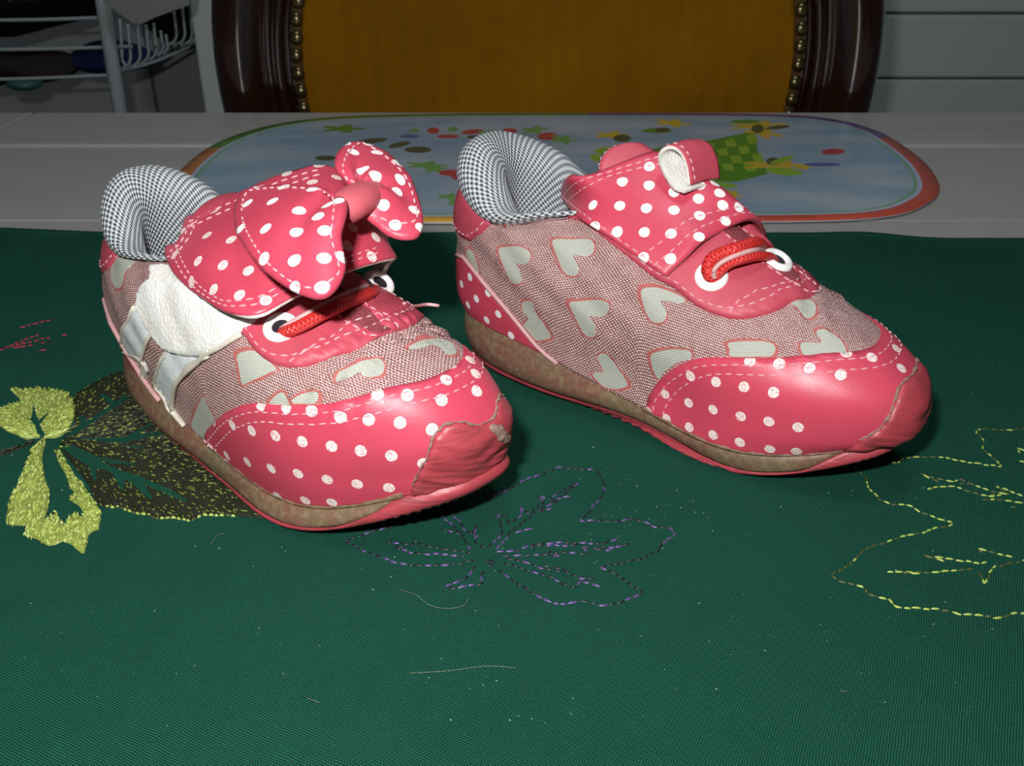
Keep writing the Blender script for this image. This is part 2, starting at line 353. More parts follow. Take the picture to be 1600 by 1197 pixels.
# ---------------------------------------------------------------- shoe shells
FIT={"A":{"pose":{"o":[-133.5,318.9],"a":-41.3,"b":2.6,"k":1.0},"R":[[0,157,[26,24.5,25,29,28],[21,18,12,8,21]],[-2.2,157.7,[26.7,25.4,25.9,31.8,29.5],[29.4,25.9,20.4,18.8,24.7]],[-2.4,158.0,[28.2,27.6,27.3,32.6,30.3],[42.1,37.9,32.6,32.3,34.3]],[0.8,146.2,[26.3,26.9,26.1,30.5,28.0],[55.7,49.0,45.5,47.8,47.2]],[5.5,115.6,[23.2,22.4,21.6,21.7,17.9],[63.6,57.3,58.2,60.1,58.2]],[7.7,82.8,[20.5,19,16,12.9,11],[67.6,60.6,62,66,72.6]]],"S":[[0,157,[26,24.5,25,29,28],[21,18,12,8,21]],[1.9,159.3,[28,27,25.5,31,28.9],[11.7,8.6,7,5.5,19]],[5,157,[25,23,25.5,32.5,28.6],[3,2.9,2,2.2,16]],[8.2,150.6,[23.9,22.6,22.9,29.1,25.1],[1.0,0,0,0,13.1]]],"C":[[7.7,82.8,[20.5,19,16,12.9,11],[67.6,60.6,62,66,72.6]],[6.8,82.3,[22.2,21.5,18,13,10],[72,62,62.5,65.5,71],None,[72,65,63,65.5,71]],[9,82,[21.7,21.7,18,12.8,9.7],[79,65.2,63.8,66,71],None,[79,71,66,67,71]],[14.5,80,[18.5,18.5,15.5,11.5,8.8],[82,66,64,66,70],None,[82,74.5,66,67,70]],[20.5,78,[14.5,15,12.5,10.5,8],[78,62,61,64.5,68],None,[78,72,64.5,66,68]],[22,77,[12.5,13,11.5,10,8],[67,54,54,57,61],None,[67,63,57,57,61]],[13,90,[17,17,16,16,14],[34,31,30,30,30]]]},"B":{"pose":{"o":[-16.9,346.6],"a":-32.2,"b":-2.0,"k":1.03},"R":[[1.9,160,[24.9,24.2,25.9,32,28],[19.9,17.6,10.9,8.4,18.5]],[-1.0,165.0,[26.3,25.2,25.6,32.7,30.2],[27.0,25.1,20.6,18.6,21.6]],[-0.9,162.6,[27.1,27.1,27.1,32.3,30.6],[41.2,37.2,32.3,31.9,33.7]],[-1.1,144.7,[26.4,27.0,25.8,27.8,26.0],[55.5,48.6,45.1,45.1,45.1]],[1.1,114.8,[25.4,23.8,21.8,20.1,16.5],[63.4,57.0,58.4,59.8,57.5]],[4.3,83,[23.9,20.9,16,12.2,10.1],[66.3,58.5,63,68,73.7]]],"S":[[1.9,160,[24.9,24.2,25.9,32,28],[19.9,17.6,10.9,8.4,18.5]],[2.9,161.7,[27,25.6,25.4,31.6,29.1],[11.7,8.8,6.5,5.5,17.5]],[5.3,160.9,[25.2,23.5,22.9,31.0,29.7],[3.6,2.8,3.3,1.4,15.7]],[8.7,148.8,[22.8,20.1,21.4,31.5,25.4],[1.4,1.5,0.6,0,12.1]]],"C":[[4.3,83,[23.9,20.9,16,12.2,10.1],[66.3,58.5,63,68,73.7]],[1.5,83,[25.8,23.6,18,13,10],[72,60.5,64,67,72],None,[72,64,64,68,72]],[3,82,[25.2,23.8,17.8,12.5,9.5],[79,63.8,65.5,68,72],None,[79,71,67,69,72]],[9,80,[21,20.5,15.5,11.5,8.8],[82.8,65,65,68,71],None,[82.8,75.5,67.5,69,71]],[16,78,[16,16,12.5,10.5,8],[79,62,62,66,69],None,[79,73,65.5,67,69]],[19,77,[13.5,13.5,11.5,10,8],[68,54,54,58,62],None,[68,64,58,58,62]],[13,90,[17,17,16,16,14],[34,31,30,30,30]]]}}
def ring(xb,xf,W,Z,W2=None,Z2=None,phi=None,p=.78):
    nu=(1-np.cos(phi))/2; x=xb+(xf-xb)*nu; w=cr(np.array(W,float),nu*4); z=cr(np.array(Z,float),nu*4)
    if W2 is not None: w=np.where(phi>math.pi,cr(np.array(W2,float),nu*4),w)
    if Z2 is not None: z=np.where(phi>math.pi,cr(np.array(Z2,float),nu*4),z)
    sp=np.sin(phi); y=-np.sign(sp)*np.abs(sp)**p*w
    return np.stack([x,y,z],-1)
def rings(R,phi,s,b):
    G=np.stack([ring(*r,phi=phi) for r in R]); P=cr(G,np.asarray(s)*(len(R)-1))
    P[...,1]+=b*(np.clip(P[...,0]-60,0,None)/90)**2*4; return P
class Shoe:
    def __init__(s,key,name,label):
        f=FIT[key]; p=f['pose']; s.key=key; s.k=p['k']; s.a=math.radians(p['a']); s.b=p['b']; s.f=f
        s.o=np.array([p['o'][0]/1000,p['o'][1]/1000,TOP+.0012])
        s.R=np.array([[math.cos(s.a),math.sin(s.a),0],[-math.sin(s.a),math.cos(s.a),0],[0,0,1.]])
        s.root=thing(name,label,'shoe',s.o,s.a,'pair of pink toddler shoes')
    def loc(s,P): return np.asarray(P,float)*(s.k/1000)
    def local_ray(s,px,py):
        o=s.R@(np.array([0,0,CAMZ])-np.array([s.o[0],s.o[1],TOP]))*1000/s.k; return o,s.R@ray(px,py)
    def L(s,px,py,val,ax=1):
        o,d=s.local_ray(px,py); return o+d*((val-o[ax])/d[ax])
    def build_shell(s,wr):
        NU=361; phi=np.linspace(0,2*math.pi,NU)
        up=rings(s.f['R'],phi,np.linspace(0,1,110),s.b); s.UU=330.; s.UV_=80.
        # creases across the vamp where the toes bend, soft puckers elsewhere
        tmp=Surf(up,s.UU,s.UV_); X=up
        up=up+tmp.N*wr(X)[...,None]
        s.up=Surf(up,s.UU,s.UV_)
        s.so=Surf(rings(s.f['S'],phi,np.linspace(0,1,50),s.b),330.,26.,True)
        yc=s.b*(np.clip(np.linspace(0,165,100)-60,0,None)/90)**2*4
        xs=np.linspace(0,165,100); zr=np.interp(xs,[0,20,60,83,115,145,160],[62,60,64,72,58,47,30])
        s.uvf=lambda Q:np.stack([Q[:,0],np.sign(Q[:,1]-np.interp(Q[:,0],xs,yc)-1e-6)*(np.abs(Q[:,1]-np.interp(Q[:,0],xs,yc))+np.clip(np.interp(Q[:,0],xs,zr)-Q[:,2],0,None)*.95)],1)
    def mirror(s,q): q=np.asarray(q)[::-1].copy(); q[:,0]=s.up.U-q[:,0]; return q
def zz(v): return np.array(v,float)
# ================================================================ THE ROOM
def b_wallp(n):
    g=n.geo(); n.color(n.mix(n.noise(g,3,3),(.70,.79,.80),(.78,.85,.85))); n.bump(n.noise(g,400,2),.15,.0003)
M['panel']=mat('pale_grey_painted_board',(.33,.38,.38),.45,.4,build=b_wallp)
M['wall']=mat('dim_grey_plaster',(.105,.115,.125),.9,.2,build=lambda n:(n.color(n.mix(n.noise(n.geo(),5,4),(.30,.31,.33),(.38,.39,.41))),n.bump(n.noise(n.geo(),150,3),.2,.001)))
M['trim']=mat('pale_door_frame_paint',(.80,.88,.86),.5,.4)
M['cab']=mat('dull_grey_cupboard_paint',(.46,.48,.51),.6,.3)
M['floor']=mat('dark_floor_tiles',(.10,.10,.10),.5,.4,build=lambda n:n.color(n.mix(n.noise(n.geo(),6,3),(.07,.07,.07),(.12,.12,.12))))
M['ceil']=mat('off_white_ceiling',(.6,.6,.58),.9,.2)
struct(box('floor',(-2.2,-1.6,-.02),(2.2,2.0,0),M['floor'],bev=0))
struct(box('wall_back',(-2.2,1.9,0),(2.2,2.0,2.5),M['wall'],bev=0))
struct(box('wall_left',(-2.3,-1.6,0),(-2.2,2.0,2.5),M['wall'],bev=0))
struct(box('wall_right',(2.2,-1.6,0),(2.3,2.0,2.5),M['wall'],bev=0))
struct(box('wall_front',(-2.2,-1.7,0),(2.2,-1.6,2.5),M['ceil'],bev=0))
struct(box('ceiling',(-2.2,-1.6,2.5),(2.2,2.0,2.6),M['ceil'],bev=0))
struct(box('baseboard_back',(-2.2,1.885,0),(2.2,1.9,.09),M['trim'],bev=.002))
# boarded wall on the right of the chair: planks 9 cm tall with shadow gaps
WY=1.55; bw=bpy.data.objects.new('wall_boards',None); link(bw); bw['kind']='structure'
zb=on_y(1480,118,WY)[2]; ph_=on_y(1480,17,WY)[2]-zb; x0=on_y(352,118,WY)[0]
src=None; z=zb-ph_*7
while z<zb+ph_*9:
    if src is None:
        src=box('plank',(0,-.016,.0),(1.9-x0,.0,ph_-.004),M['panel'],bw,.003); o=src
    else: o=src.copy(); link(o,bw)
    o.location=(x0,WY,z); z+=ph_
struct(box('wall_partition',(x0,WY+.002,0),(1.9,WY+.06,2.4),M['wall'],bev=0))
# pale door frame post left of the chair
fx0=on_y(316,100,WY-.06)[0]; fx1=on_y(372,100,WY-.06)[0]
struct(box('trim_1',(fx0,WY-.08,0),(fx1+.03,WY+.06,2.4),M['trim'],bev=.004))
# grey cupboard in the dim corner
cx0=on_y(-330,100,1.72)[0]; cx1=on_y(330,100,1.72)[0]
cab=thing('cupboard','dull grey cupboard in the dim corner behind the wire rack','cupboard',(0,1.62,0))
def cbx(name,lo,hi,m,p=cab,**k): return box(name,tuple(np.array(lo)-[0,1.62,0]),tuple(np.array(hi)-[0,1.62,0]),m,p,**k)
ztop=on_y(200,28,1.62)[2]
cbx('body',(cx0,1.74,.0),(cx1,1.885,1.5),M['cab'])
dx=on_y(238,120,1.72)[0]
for a,b in ((cx0+.004,(cx0+dx)/2-.002),((cx0+dx)/2+.002,dx-.004),(dx+.004,cx1-.004)):
    d=cbx('door',(a,1.718,.08),(b,1.74,1.46),M['cab'],bev=.004)
# ---------------------------------------------------------------- wire rack
RY=1.22
M['wire']=mat('white_coated_wire',(.50,.58,.60),.4,.5)
M['black_plastic']=mat('black_plastic_bag',(.012,.012,.014),.35,.5,build=lambda n:n.bump(n.noise(n.obj(),14,4,.6,1.),1.,.02))  # black plastic of the bag and the pouch
M['blue']=mat('navy_cloth',(.02,.025,.10),.9,.1,build=lambda n:n.bump(n.noise(n.obj(),20,3),1.,.01))
M['rag']=mat('pale_grey_towel',(.34,.36,.35),.95,.1,build=lambda n:n.bump(n.noise(n.obj(),900,2),.5,.001))
rack=thing('wire_rack','white metal storage rack with wire baskets in the dark corner','rack',(on_y(175,100,RY)[0],RY,0))
R0=np.array(rack.location)
def rt(name,pts,r,m=M['wire'],p=rack,n=10,s=6,org=R0): 
    P=np.array(pts)-org; return tube(name,smooth_path(P,n) if n else P,r,m,p,sides=s)
pa=on_y(160,0,RY); pb=on_y(190,190,RY); dz=(pa-pb)/(pa[2]-pb[2])
foot=np.array([pb[0]-dz[0]*(pb[2]-0),RY,0]); topp=np.array([pa[0]+dz[0]*(1.55-pa[2]),RY,1.55])
rt('post',[foot,topp],.0085,n=0,s=16)
shift=np.array([-.62,0,0]); rt('post',[foot+shift,topp+shift],.0085,n=0,s=16)
rt('post',[foot+[0,.4,0],topp+[0,.4,0]],.0085,n=0,s=16); rt('post',[foot+shift+[0,.4,0],topp+shift+[0,.4,0]],.0085,n=0,s=16)
bk=thing('wire_basket','white wire basket hung in the rack with dark bundles inside','basket',(R0[0]-.2,RY+.05,on_y(80,100,RY)[2]))
B0=np.array(bk.location)
def bt(name,pts,r,m=M['wire'],n=8): return rt(name,pts,r,m,bk,n,6,B0)
for y_,dy_ in ((30,-4),(76,-5),(123,-8)):
    a=on_y(-60,y_+2,RY+.02); b=on_y(172+ (35 if y_==76 else 0),y_+dy_*.7,RY+.02); bt('rail',[a,(a+b)/2+[0,0,-.001],b],.0022)
# ribs of the basket side running away from the camera, each bent in at the foot
ribs=[(190,42,105,200,1.26),(203,50,104,190,1.30),(218,52,101,204,1.34),(231,51,98,214,1.38),(243,48,93,226,1.42),(254,60,86,240,1.46),(262,66,82,252,1.50),(275,30,66,265,1.54),(288,22,66,276,1.56),(299,14,66,288,1.57),(309,6,64,297,1.575),(316,-4,58,305,1.58)]
for xx,y0,y1,xe,yy in ribs:
    yy=RY+.04+(yy-1.26)*.8; bt('rib',[on_y(xx-3,y0-12,yy),on_y(xx,(y0+y1)/2-3,yy),on_y(xx+1,y1-12,yy),on_y((xx+xe)/2+2,y1-1,yy),on_y(xe-6,y1+5,yy)],.0019)
bt('bottom_rail',[on_y(186,112,RY+.05),on_y(240,97,RY+.15),on_y(300,72,RY+.3)],.0022)
def lump(name,label,cat,c,r,m,seed,sub=4,amp=.18):
    bm=bmesh.new(); bmesh.ops.create_icosphere(bm,subdivisions=sub,radius=1); g=np.random.default_rng(seed); K=g.normal(size=(7,3))*2.2; A=g.uniform(.3,1,7); ph=g.uniform(0,6,7)
    for v in bm.verts:
        q=np.array(v.co); d=1+amp*sum(A[i]*math.sin(K[i]@q+ph[i]) for i in range(7))/2; v.co=Vector(q*d*np.array(r))
    me=bpy.data.meshes.new(name); bm.to_mesh(me); bm.free(); me.materials.append(m); me.polygons.foreach_set('use_smooth',[True]*len(me.polygons))
    o=link(bpy.data.objects.new(name,me)); o.location=c; return tag(o,label,cat)
p=on_y(70,12,RY+.13); lump('plastic_bag','crumpled black plastic bag filling the top of the wire basket','bag',tuple(p+np.array([-.08,.02,.018])),(.17,.085,.050),M['black_plastic'],3)
p=on_y(165,95,RY+.16); lump('folded_cloth','navy cloth bundle low in the wire basket beside the post','cloth',tuple(p+np.array([.0,.03,0])),(.06,.06,.020),M['blue'],8)
p=on_y(60,100,RY+.12); lump('dark_bundle','dark brown crumpled bundle low in the wire basket','cloth',tuple(p+np.array([-.06,.02,-.008])),(.10,.06,.024),mat('dark_brown_cloth',(.03,.022,.02),.9),12)
p=on_y(262,22,RY+.33); lump('dark_pouch','black pouch hanging by the ribs of the wire basket','bag',tuple(p+np.array([0,.05,.01])),(.075,.035,.048),M['black_plastic'],15)
p=on_y(38,131,RY+.05); t_=on_y(38,131,RY+.05); dish=lump('soap_dish','small teal dish under the wire basket','dish',tuple(t_),(.022,.02,.008),mat('teal_plastic',(.05,.16,.15),.4),5,3,.05)
# pale towel corner hanging in front of the basket
q=[on_y(155,-30,RY-.03),on_y(300,-30,RY-.03),on_y(295,8,RY-.03),on_y(245,26,RY-.03),on_y(222,37,RY-.03),on_y(208,36,RY-.03),on_y(185,20,RY-.03),on_y(160,2,RY-.03)]
q=np.array(q); ctr=q.mean(0); n_=len(q); V=[];F=[]
for k,yo in enumerate((0,.006)): V+=[p+[0,yo,0] for p in q]
tw=bmesh.new(); vs=[tw.verts.new(v-ctr) for v in V]; tw.faces.new(vs[:n_]); tw.faces.new(vs[n_:][::-1])
for i in range(n_): tw.faces.new((vs[i],vs[n_+i],vs[n_+(i+1)%n_],vs[(i+1)%n_]))
bmesh.ops.subdivide_edges(tw,edges=tw.edges[:],cuts=2,use_grid_fill=True); me=bpy.data.meshes.new('towel'); tw.to_mesh(me); tw.free(); me.materials.append(M['rag'])
two=link(bpy.data.objects.new('towel',me)); two.location=ctr; tag(two,'pale grey towel corner drooping over the front of the wire rack','towel')
# ---------------------------------------------------------------- table
M['tabw']=mat('white_painted_table_wood',(.38,.38,.37),.36,.4,build=lambda n:(n.color(n.mix(n.noise(n.map(n.geo(),(2,14,2)),2.2,5,.6),(.37,.37,.355),(.46,.46,.44))),n.rough(n.ramp(n.noise(n.geo(),9,4),.3,.7,.28,.48)),n.bump(n.noise(n.map(n.geo(),(30,500,30)),1.,3),.12,.0004)))
tab=thing('table','white painted plank dining table under the green cloth','table',(0,.31,0))
def tb(name,lo,hi,**k): return box(name,(lo[0],lo[1]-.31,lo[2]),(hi[0],hi[1]-.31,hi[2]),M['tabw'],tab,**k)
ys=[-.14,.02,.18,.345,.505,.664]
for a,b in zip(ys[:-1],ys[1:]): tb('board',(-.66,a+(.0004 if a>-.1 else 0),TOP-.024),(.66,b-.0004 if b<.66 else b,TOP),bev=.0005 if b<.66 else .0012)
tb('board',(-.66,.6655,TOP-.024),(-.3765,.767,TOP+.0016),bev=.0022); tb('board',(-.3740,.6655,TOP-.024),(.66,.767,TOP+.0016),bev=.0022)
for (a,b,c_,d) in ((-.6,.6,-.09,-.07),(-.6,.6,.70,.72)): tb('apron',(a,c_,TOP-.11),(b,d,TOP-.024),bev=.002)
for x_ in (-.6,.58): tb('apron',(x_,-.07,TOP-.11),(x_+.02,.70,TOP-.024),bev=.002)
for x_ in (-.62,.56):
    for y_ in (-.10,.67): tb('leg',(x_,y_,0),(x_+.06,y_+.06,TOP-.024),bev=.004)
# ---------------------------------------------------------------- chair
CY=.835; cc=on_y(855,104,CY); CZ=cc[2]; CX=cc[0]
def b_wood(n):
    g=n.obj(); w=n.noise(n.map(g,(18,18,3)),2.,5,.6,1.5); n.color(n.mix(w,(.008,.003,.002),(.035,.010,.005))); n.rough(n.ramp(n.noise(g,30,3),.3,.7,.14,.22))
M['wood']=mat('dark_polished_walnut',(.04,.015,.008),.2,.5,build=b_wood,coat=1.)
def b_velvet(n):
    g=n.obj(); s=n.noise(n.map(g,(25,25,2)),4.,5,.7); q=n.noise(g,7,4,.6); t=n.noise(n.map(g,(900,900,900)),1,2)
    c=n.mix(n.ramp(q,.35,.7),(.22,.090,.002),(.36,.155,.004)); c=n.mix(n.ramp(s,.4,.8,0,.4),c,(.14,.055,.003)); n.color(c); n.bump(n.m('ADD',s,t),.35,.0012)
M['velvet']=mat('mustard_velvet',(.26,.11,.005),.9,.08,build=b_velvet,sheen=0)
M['brass']=mat('aged_brass',(.16,.13,.06),.26,.5,metal=.85)
M['gimp']=mat('mustard_brown_gimp',(.13,.07,.02),.9)
chair=thing('armchair','dark wooden round-back chair with mustard velvet and brass nails behind the table','chair',(CX,CY,0))
# carved ring frame, swept round the medallion
prof=[(.272,.010),(.275,-.002),(.271,-.013),(.264,-.021),(.254,-.026),(.245,-.024),(.237,-.017),(.231,-.011),(.227,-.010),(.224,-.015),(.220,-.018),(.216,-.015),(.2145,-.008),(.212,-.008),(.2105,-.012),(.208,-.012),(.204,-.004),(.204,.012),(.272,.014)]
K=160; V=[];F=[]
pf=smooth_path(np.array(prof),3); n=len(pf)
for i in range(K):
    a=i/K*2*math.pi
    for r,y in pf: V.append((math.cos(a)*r,y+.06*0,math.sin(a)*r))
for i in range(K):
    for j in range(n-1): F.append((i*n+j,((i+1)%K)*n+j,((i+1)%K)*n+j+1,i*n+j+1))
fr=mesh('back_frame',V,F,M['wood'],chair); fr.location=(0,0,CZ); fr.scale=(1.008,1,1.10)
V=[(0,-.020,0)];F=[];RR=[.03,.07,.11,.15,.175,.19,.199,.206,.207]; 
for k,r in enumerate(RR):
    for i in range(96):
        a=i/96*2*math.pi; V.append((math.cos(a)*r,-.020+.014*(r/.207)**5,math.sin(a)*r))
for i in range(96): F.append((0,1+(i+1)%96,1+i))
for k in range(len(RR)-1):
    for i in range(96): F.append((1+k*96+i,1+k*96+(i+1)%96,1+(k+1)*96+(i+1)%96,1+(k+1)*96+i))
vp=mesh('back_cushion',V,F,M['velvet'],chair); vp.location=(0,0,CZ); vp.scale=(1.016,1,1.11)
V,F=tube_geo([(math.cos(a)*.2035,-.0095,math.sin(a)*.2035) for a in np.linspace(0,2*math.pi,121)],.0042,8,up=(0,1,0)); g_=mesh('gimp_braid',V,F,M['gimp'],vp)
bm=bmesh.new(); bmesh.ops.create_uvsphere(bm,u_segments=12,v_segments=8,radius=.0056)
for v in list(bm.verts):
    if v.co.z<-.0016: bm.verts.remove(v)
me=bpy.data.meshes.new('brass_nail'); bm.to_mesh(me); bm.free(); me.materials.append(M['brass']); me.polygons.foreach_set('use_smooth',[True]*len(me.polygons))
for i in range(100):
    a=(i+.25)/100*2*math.pi; o=link(bpy.data.objects.new('brass_nail',me),vp); jr=random.uniform(-.0006,.0006); o.location=(math.cos(a)*(.2035+jr),-.0135,math.sin(a)*(.2035+jr)); o.rotation_euler=(math.pi/2,0,0); o.scale=(1,1,.7)
# seat, legs and stiles
def cb(name,lo,hi,m,**k): return box(name,lo,hi,m,chair,**k)
cb('seat_rail',(-.26,-.44,.38),(.26,.02,.43),M['wood'],bev=.008); cb('seat',(-.25,-.43,.43),(.25,.0,.478),M['velvet'],bev=.02,seg=4)
for sx in (-1,1):
    tube('rear_stile',[(sx*.16,.012,.40),(sx*.15,.012,.50),(sx*.12,.008,CZ-.25)],.017,M['wood'],chair,sides=12,up=(0,1,0))
    for y_,t in ((-.41,0),(-.0,.04)): tube('leg',[(sx*.225,y_,.40),(sx*.23,y_,.30),(sx*.235,y_+t*.4,.12),(sx*.24,y_+t,.0)],np.array([.024,.02,.015,.013]),M['wood'],chair,sides=12,up=(0,1,0))
# ---------------------------------------------------------------- flat frame helper for the table top
class Flat:
    def __init__(s,z,root,zf=None):
        s.z=z; s.root=root; s.o=np.array(root.location); X,Y=np.meshgrid(np.linspace(-700,700,281),np.linspace(-100,800,181)); Z=(z-TOP)*1000+(zf(X,Y) if zf else 0*X)
        s.sf=Surf(np.stack([X,Y,Z],-1),1400.,900.)
    def loc(s,P): return np.asarray(P,float)/1000+np.array([0,0,TOP])-s.o
    def uv(s,pts): return np.array([on_z(x,y,s.z)[:2]*1000+[700,100] for x,y in pts])
# ---------------------------------------------------------------- placemat
pm=thing('placemat','sky blue placemat with rainbow border lying behind the shoes','placemat',(.03,.63,TOP+.0019))
FM=Flat(TOP+.0019,pm)
pc=lambda n,c,r=.35: mat('print_'+n,tuple(min(.9,x*1.7) for x in c),r,.45)
def b_sky(n):
    g=n.geo(); c=n.ramp(n.noise(n.map(g,(1,2.2,1)),13,4,.55),.40,.66); n.color(n.mix(c,(.24,.38,.52),(.42,.50,.57)))
sky=mat('print_cloudy_sky',(.2,.3,.4),.33,.45,build=b_sky)
PM=[sky,pc('green',(.07,.16,.02)),pc('brown_orange',(.30,.11,.03)),pc('amber',(.36,.20,.03)),pc('red',(.32,.05,.03)),pc('purple',(.10,.05,.17)),pc('pale_line',(.28,.33,.42)),pc('leaf_green',(.09,.22,.06)),pc('kite_green',(.05,.17,.02)),pc('kite_light_green',(.16,.27,.03)),pc('mustard',(.36,.26,.03)),pc('olive_dark',(.05,.06,.03)),pc('brick_red',(.28,.04,.04)),pc('line_green',(.10,.24,.09)),pc('indigo',(.07,.08,.22))]
ol=np.array([(-210,600),(-207,664),(-189,711),(-161,739),(-120,754),(-40,762),(51,764),(150,763),(215,757),(247,741),(265,710),(270,673),(268,615),(256,562),(236,530),(205,507),(150,499),(0,497),(-120,498),(-175,512),(-202,550)],float)+[700,100]
ol=smooth_path(ol,5,True); cen=ol.mean(0)
def shrink(d):
    i=inset(ol,d,True); 
    if seg_dist(ol,i[:1])[0]>0 and inside(ol,i).mean()<.5: i=inset(ol,-d,True)
    return i
far=lambda a:(cen[0]+500*math.cos(a),cen[1]+400*math.sin(a))
w=lambda pts:np.array(pts,float)+[700,100]
feats=[(w([(-260,480),(-260,655),(-150,655),(-150,480)]),2),(w([(-260,655),(-260,790),(60,790),(60,655)]),1),(w([(60,655),(60,790),(300,790),(300,700),(200,655)]),5),(w([(300,700),(300,480),(110,480),(110,560),(200,655)]),4),(w([(-150,480),(-150,560),(110,560),(110,480)]),3),
 (shrink(10),6),(shrink(11.5),0),(shrink(13),13),(shrink(14.5),0)]
z0=TOP+.0019
def blob(x,y,rx,ry,mi,rot=0,k=12,pet=0):
    a=np.arange(k)/k*2*math.pi; r=1+pet*np.cos(5*a); P=[(x+rx*r_*math.cos(t)*math.cos(rot)-ry*r_*math.sin(t)*math.sin(rot),y+ry*r_*math.sin(t)*math.cos(rot)+rx*r_*math.cos(t)*math.sin(rot)) for t,r_ in zip(a,r)]
    return (FM.uv(P),mi)
feats+=[(FM.uv([(1005,235),(1094,222),(1179,205),(1184,237),(1200,272),(1150,284),(1090,284),(1040,262)]),8)]
kq=np.array([(1030,240),(1181,208),(1200,270),(1046,262)],float)
for i in range(9):
    for j in range(4):
        if (i+j)%2: continue
        f_=lambda a,b:tuple((kq[0]*(1-a)+kq[1]*a)*(1-b)+(kq[3]*(1-a)+kq[2]*a)*b)
        feats.append((FM.uv([f_((i+.05)/9,(j+.05)/4),f_((i+.95)/9,(j+.05)/4),f_((i+.95)/9,(j+.95)/4),f_((i+.05)/9,(j+.95)/4)]),9))
for x,y,rx,ry,mi,ro in [(535,201,28,5,1,0),(582,220,24,4,11,-.1),(624,226,18,4,11,-.2),(653,234,22,5,11,0),(509,247,17,4,11,0),(665,258,26,5,7,0),(680,264,16,5,7,-.1),(705,270,20,5,12,0),(716,274,12,8,12,0),
 (648,204,8,3,7,0),(677,204,10,5,12,0),(708,202,8,4,7,0),(738,206,18,4,12,-.1),(763,209,14,5,7,0),(796,205,12,5,12,0),(835,203,18,5,7,-.1),(856,213,17,6,12,0),(880,218,17,6,7,.1),(640,213,16,3,14,0),(700,213,18,3,12,0),
 (702,307,16,4,7,0),(712,318,12,6,7,.3),(745,214,16,3,11,0),(955,211,22,5,10,0),(972,216,14,6,11,0),(985,228,10,4,10,.3),(1027,204,24,4,8,0),(1050,192,24,5,10,.1),(1035,203,12,4,11,0),(955,236,26,7,9,0),(935,248,14,6,9,.3),
 (1182,196,38,5,10,-.05),(1190,206,26,7,10,.2),(1184,201,10,7,11,0),(1165,190,24,3,8,0),(1215,199,20,3,11,-.1),(1212,258,46,6,10,0),(1225,268,30,6,9,.1),(1208,252,11,6,11,0),(1222,250,20,4,9,-.3),(1131,289,22,4,9,.1),(1144,302,14,4,10,.3),(1255,262,14,3,10,0),(1302,237,19,5,12,-.05),(1285,257,30,3,14,0)]:
    feats.append(blob(x,y,rx,ry,mi,ro,30 if mi in (10,7,1) else 12,.38 if mi in (10,7,1) else 0))
patch('printed_sheet',FM.sf,ol,PM,pm,FM,feats,.0,.8,9,.3)
# ---------------------------------------------------------------- green tablecloth
def zc(x,y):
    """height of the cloth above the table, mm, at x,y mm"""
    m=np.exp(-((x+70)/75)**2-((y-270)/60)**2)+np.exp(-((x-60)/85)**2-((y-300)/65)**2); m=np.clip(1-m*1.6,0,1)
    a=np.sin(x*.035+y*.05+1)*.5+np.sin(x*.07-y*.03+2)*.35+np.sin(x*.018+y*.11)*.4
    l=np.clip((-40-x)/120,0,1)*(1.6*np.exp(-((y-(205-.35*(x+200)))/9)**2)+1.5*np.exp(-((y-(178+.25*(x+160)))/8)**2)+1.2*np.exp(-((y-(235+.5*(x+200)))/11)**2))
    e=np.exp(-np.abs(y-(483))/16)*(1.2+1.3*np.sin(x*.045+.5))
    e2=1.6*np.exp(-((y-(330-.15*(x+200)))/10)**2)*np.clip((-150-x)/60,0,1)
    return .9+m*(.55+.55*a+l+e+e2).clip(-.6,6)
def cedge(x): return 485+1.5*np.sin(x*.04+1.2)+.8*np.sin(x*.11)-np.clip(x-20,0,400)*.04
def b_cloth(n):
    u=n.sep(n.uv()); k=2*math.pi/.82
    wx=n.m('ADD',n.noise(n.uv(),.05,2),n.m('MULTIPLY',n.noise(n.uv(),.35,2),.22)); x=n.m('ADD',u[0],n.m('MULTIPLY',wx,2.)); y=n.m('ADD',u[1],n.m('MULTIPLY',wx,1.5))
    a=n.m('SINE',n.m('MULTIPLY',n.m('ADD',n.m('MULTIPLY',x,.94),n.m('MULTIPLY',y,.34)),k)); b=n.m('SINE',n.m('MULTIPLY',n.m('SUBTRACT',n.m('MULTIPLY',y,.94),n.m('MULTIPLY',x,.34)),k))
    h=n.m('MULTIPLY',a,b); sl=n.noise(n.map(n.uv(),(.25,1.6,1)),.8,3); big=n.noise(n.uv(),.012,3)
    c=n.mix(n.ramp(h,-.5,.75),(.005,.034,.024),(.030,.225,.142)); c=n.mix(n.ramp(sl,.5,.8,0,.35),c,(.015,.19,.12)); c=n.mix(n.ramp(big,.35,.7,0,.25),c,(.006,.07,.05))
    n.color(c); n.bump(h,1.,.0004)
M['cloth']=mat('dark_green_cotton',(.01,.11,.07),1.,.10,build=b_cloth)
tc=thing('tablecloth','dark green embroidered tablecloth under both shoes','tablecloth',(0,.23,TOP))
nx,ny=330,200; xs=np.linspace(-520,520,nx); t=np.linspace(0,1,ny); X=np.broadcast_to(xs,(ny,nx)); Y=-60+(cedge(X)+60)*t[:,None]; Z=zc(X,Y)
Z[-1]-=.9; V=np.stack([X,Y,Z],-1).reshape(-1,3)/1000-[0,.23,0]
F=[(j*nx+i,j*nx+i+1,(j+1)*nx+i+1,(j+1)*nx+i) for j in range(ny-1) for i in range(nx-1)]
mesh('cloth_sheet',V,F,M['cloth'],tc,uv=np.stack([X,Y],-1).reshape(-1,2))
hx=np.linspace(-515,515,300); hp=np.stack([hx,cedge(hx)-6,zc(hx,cedge(hx)-6)],1)
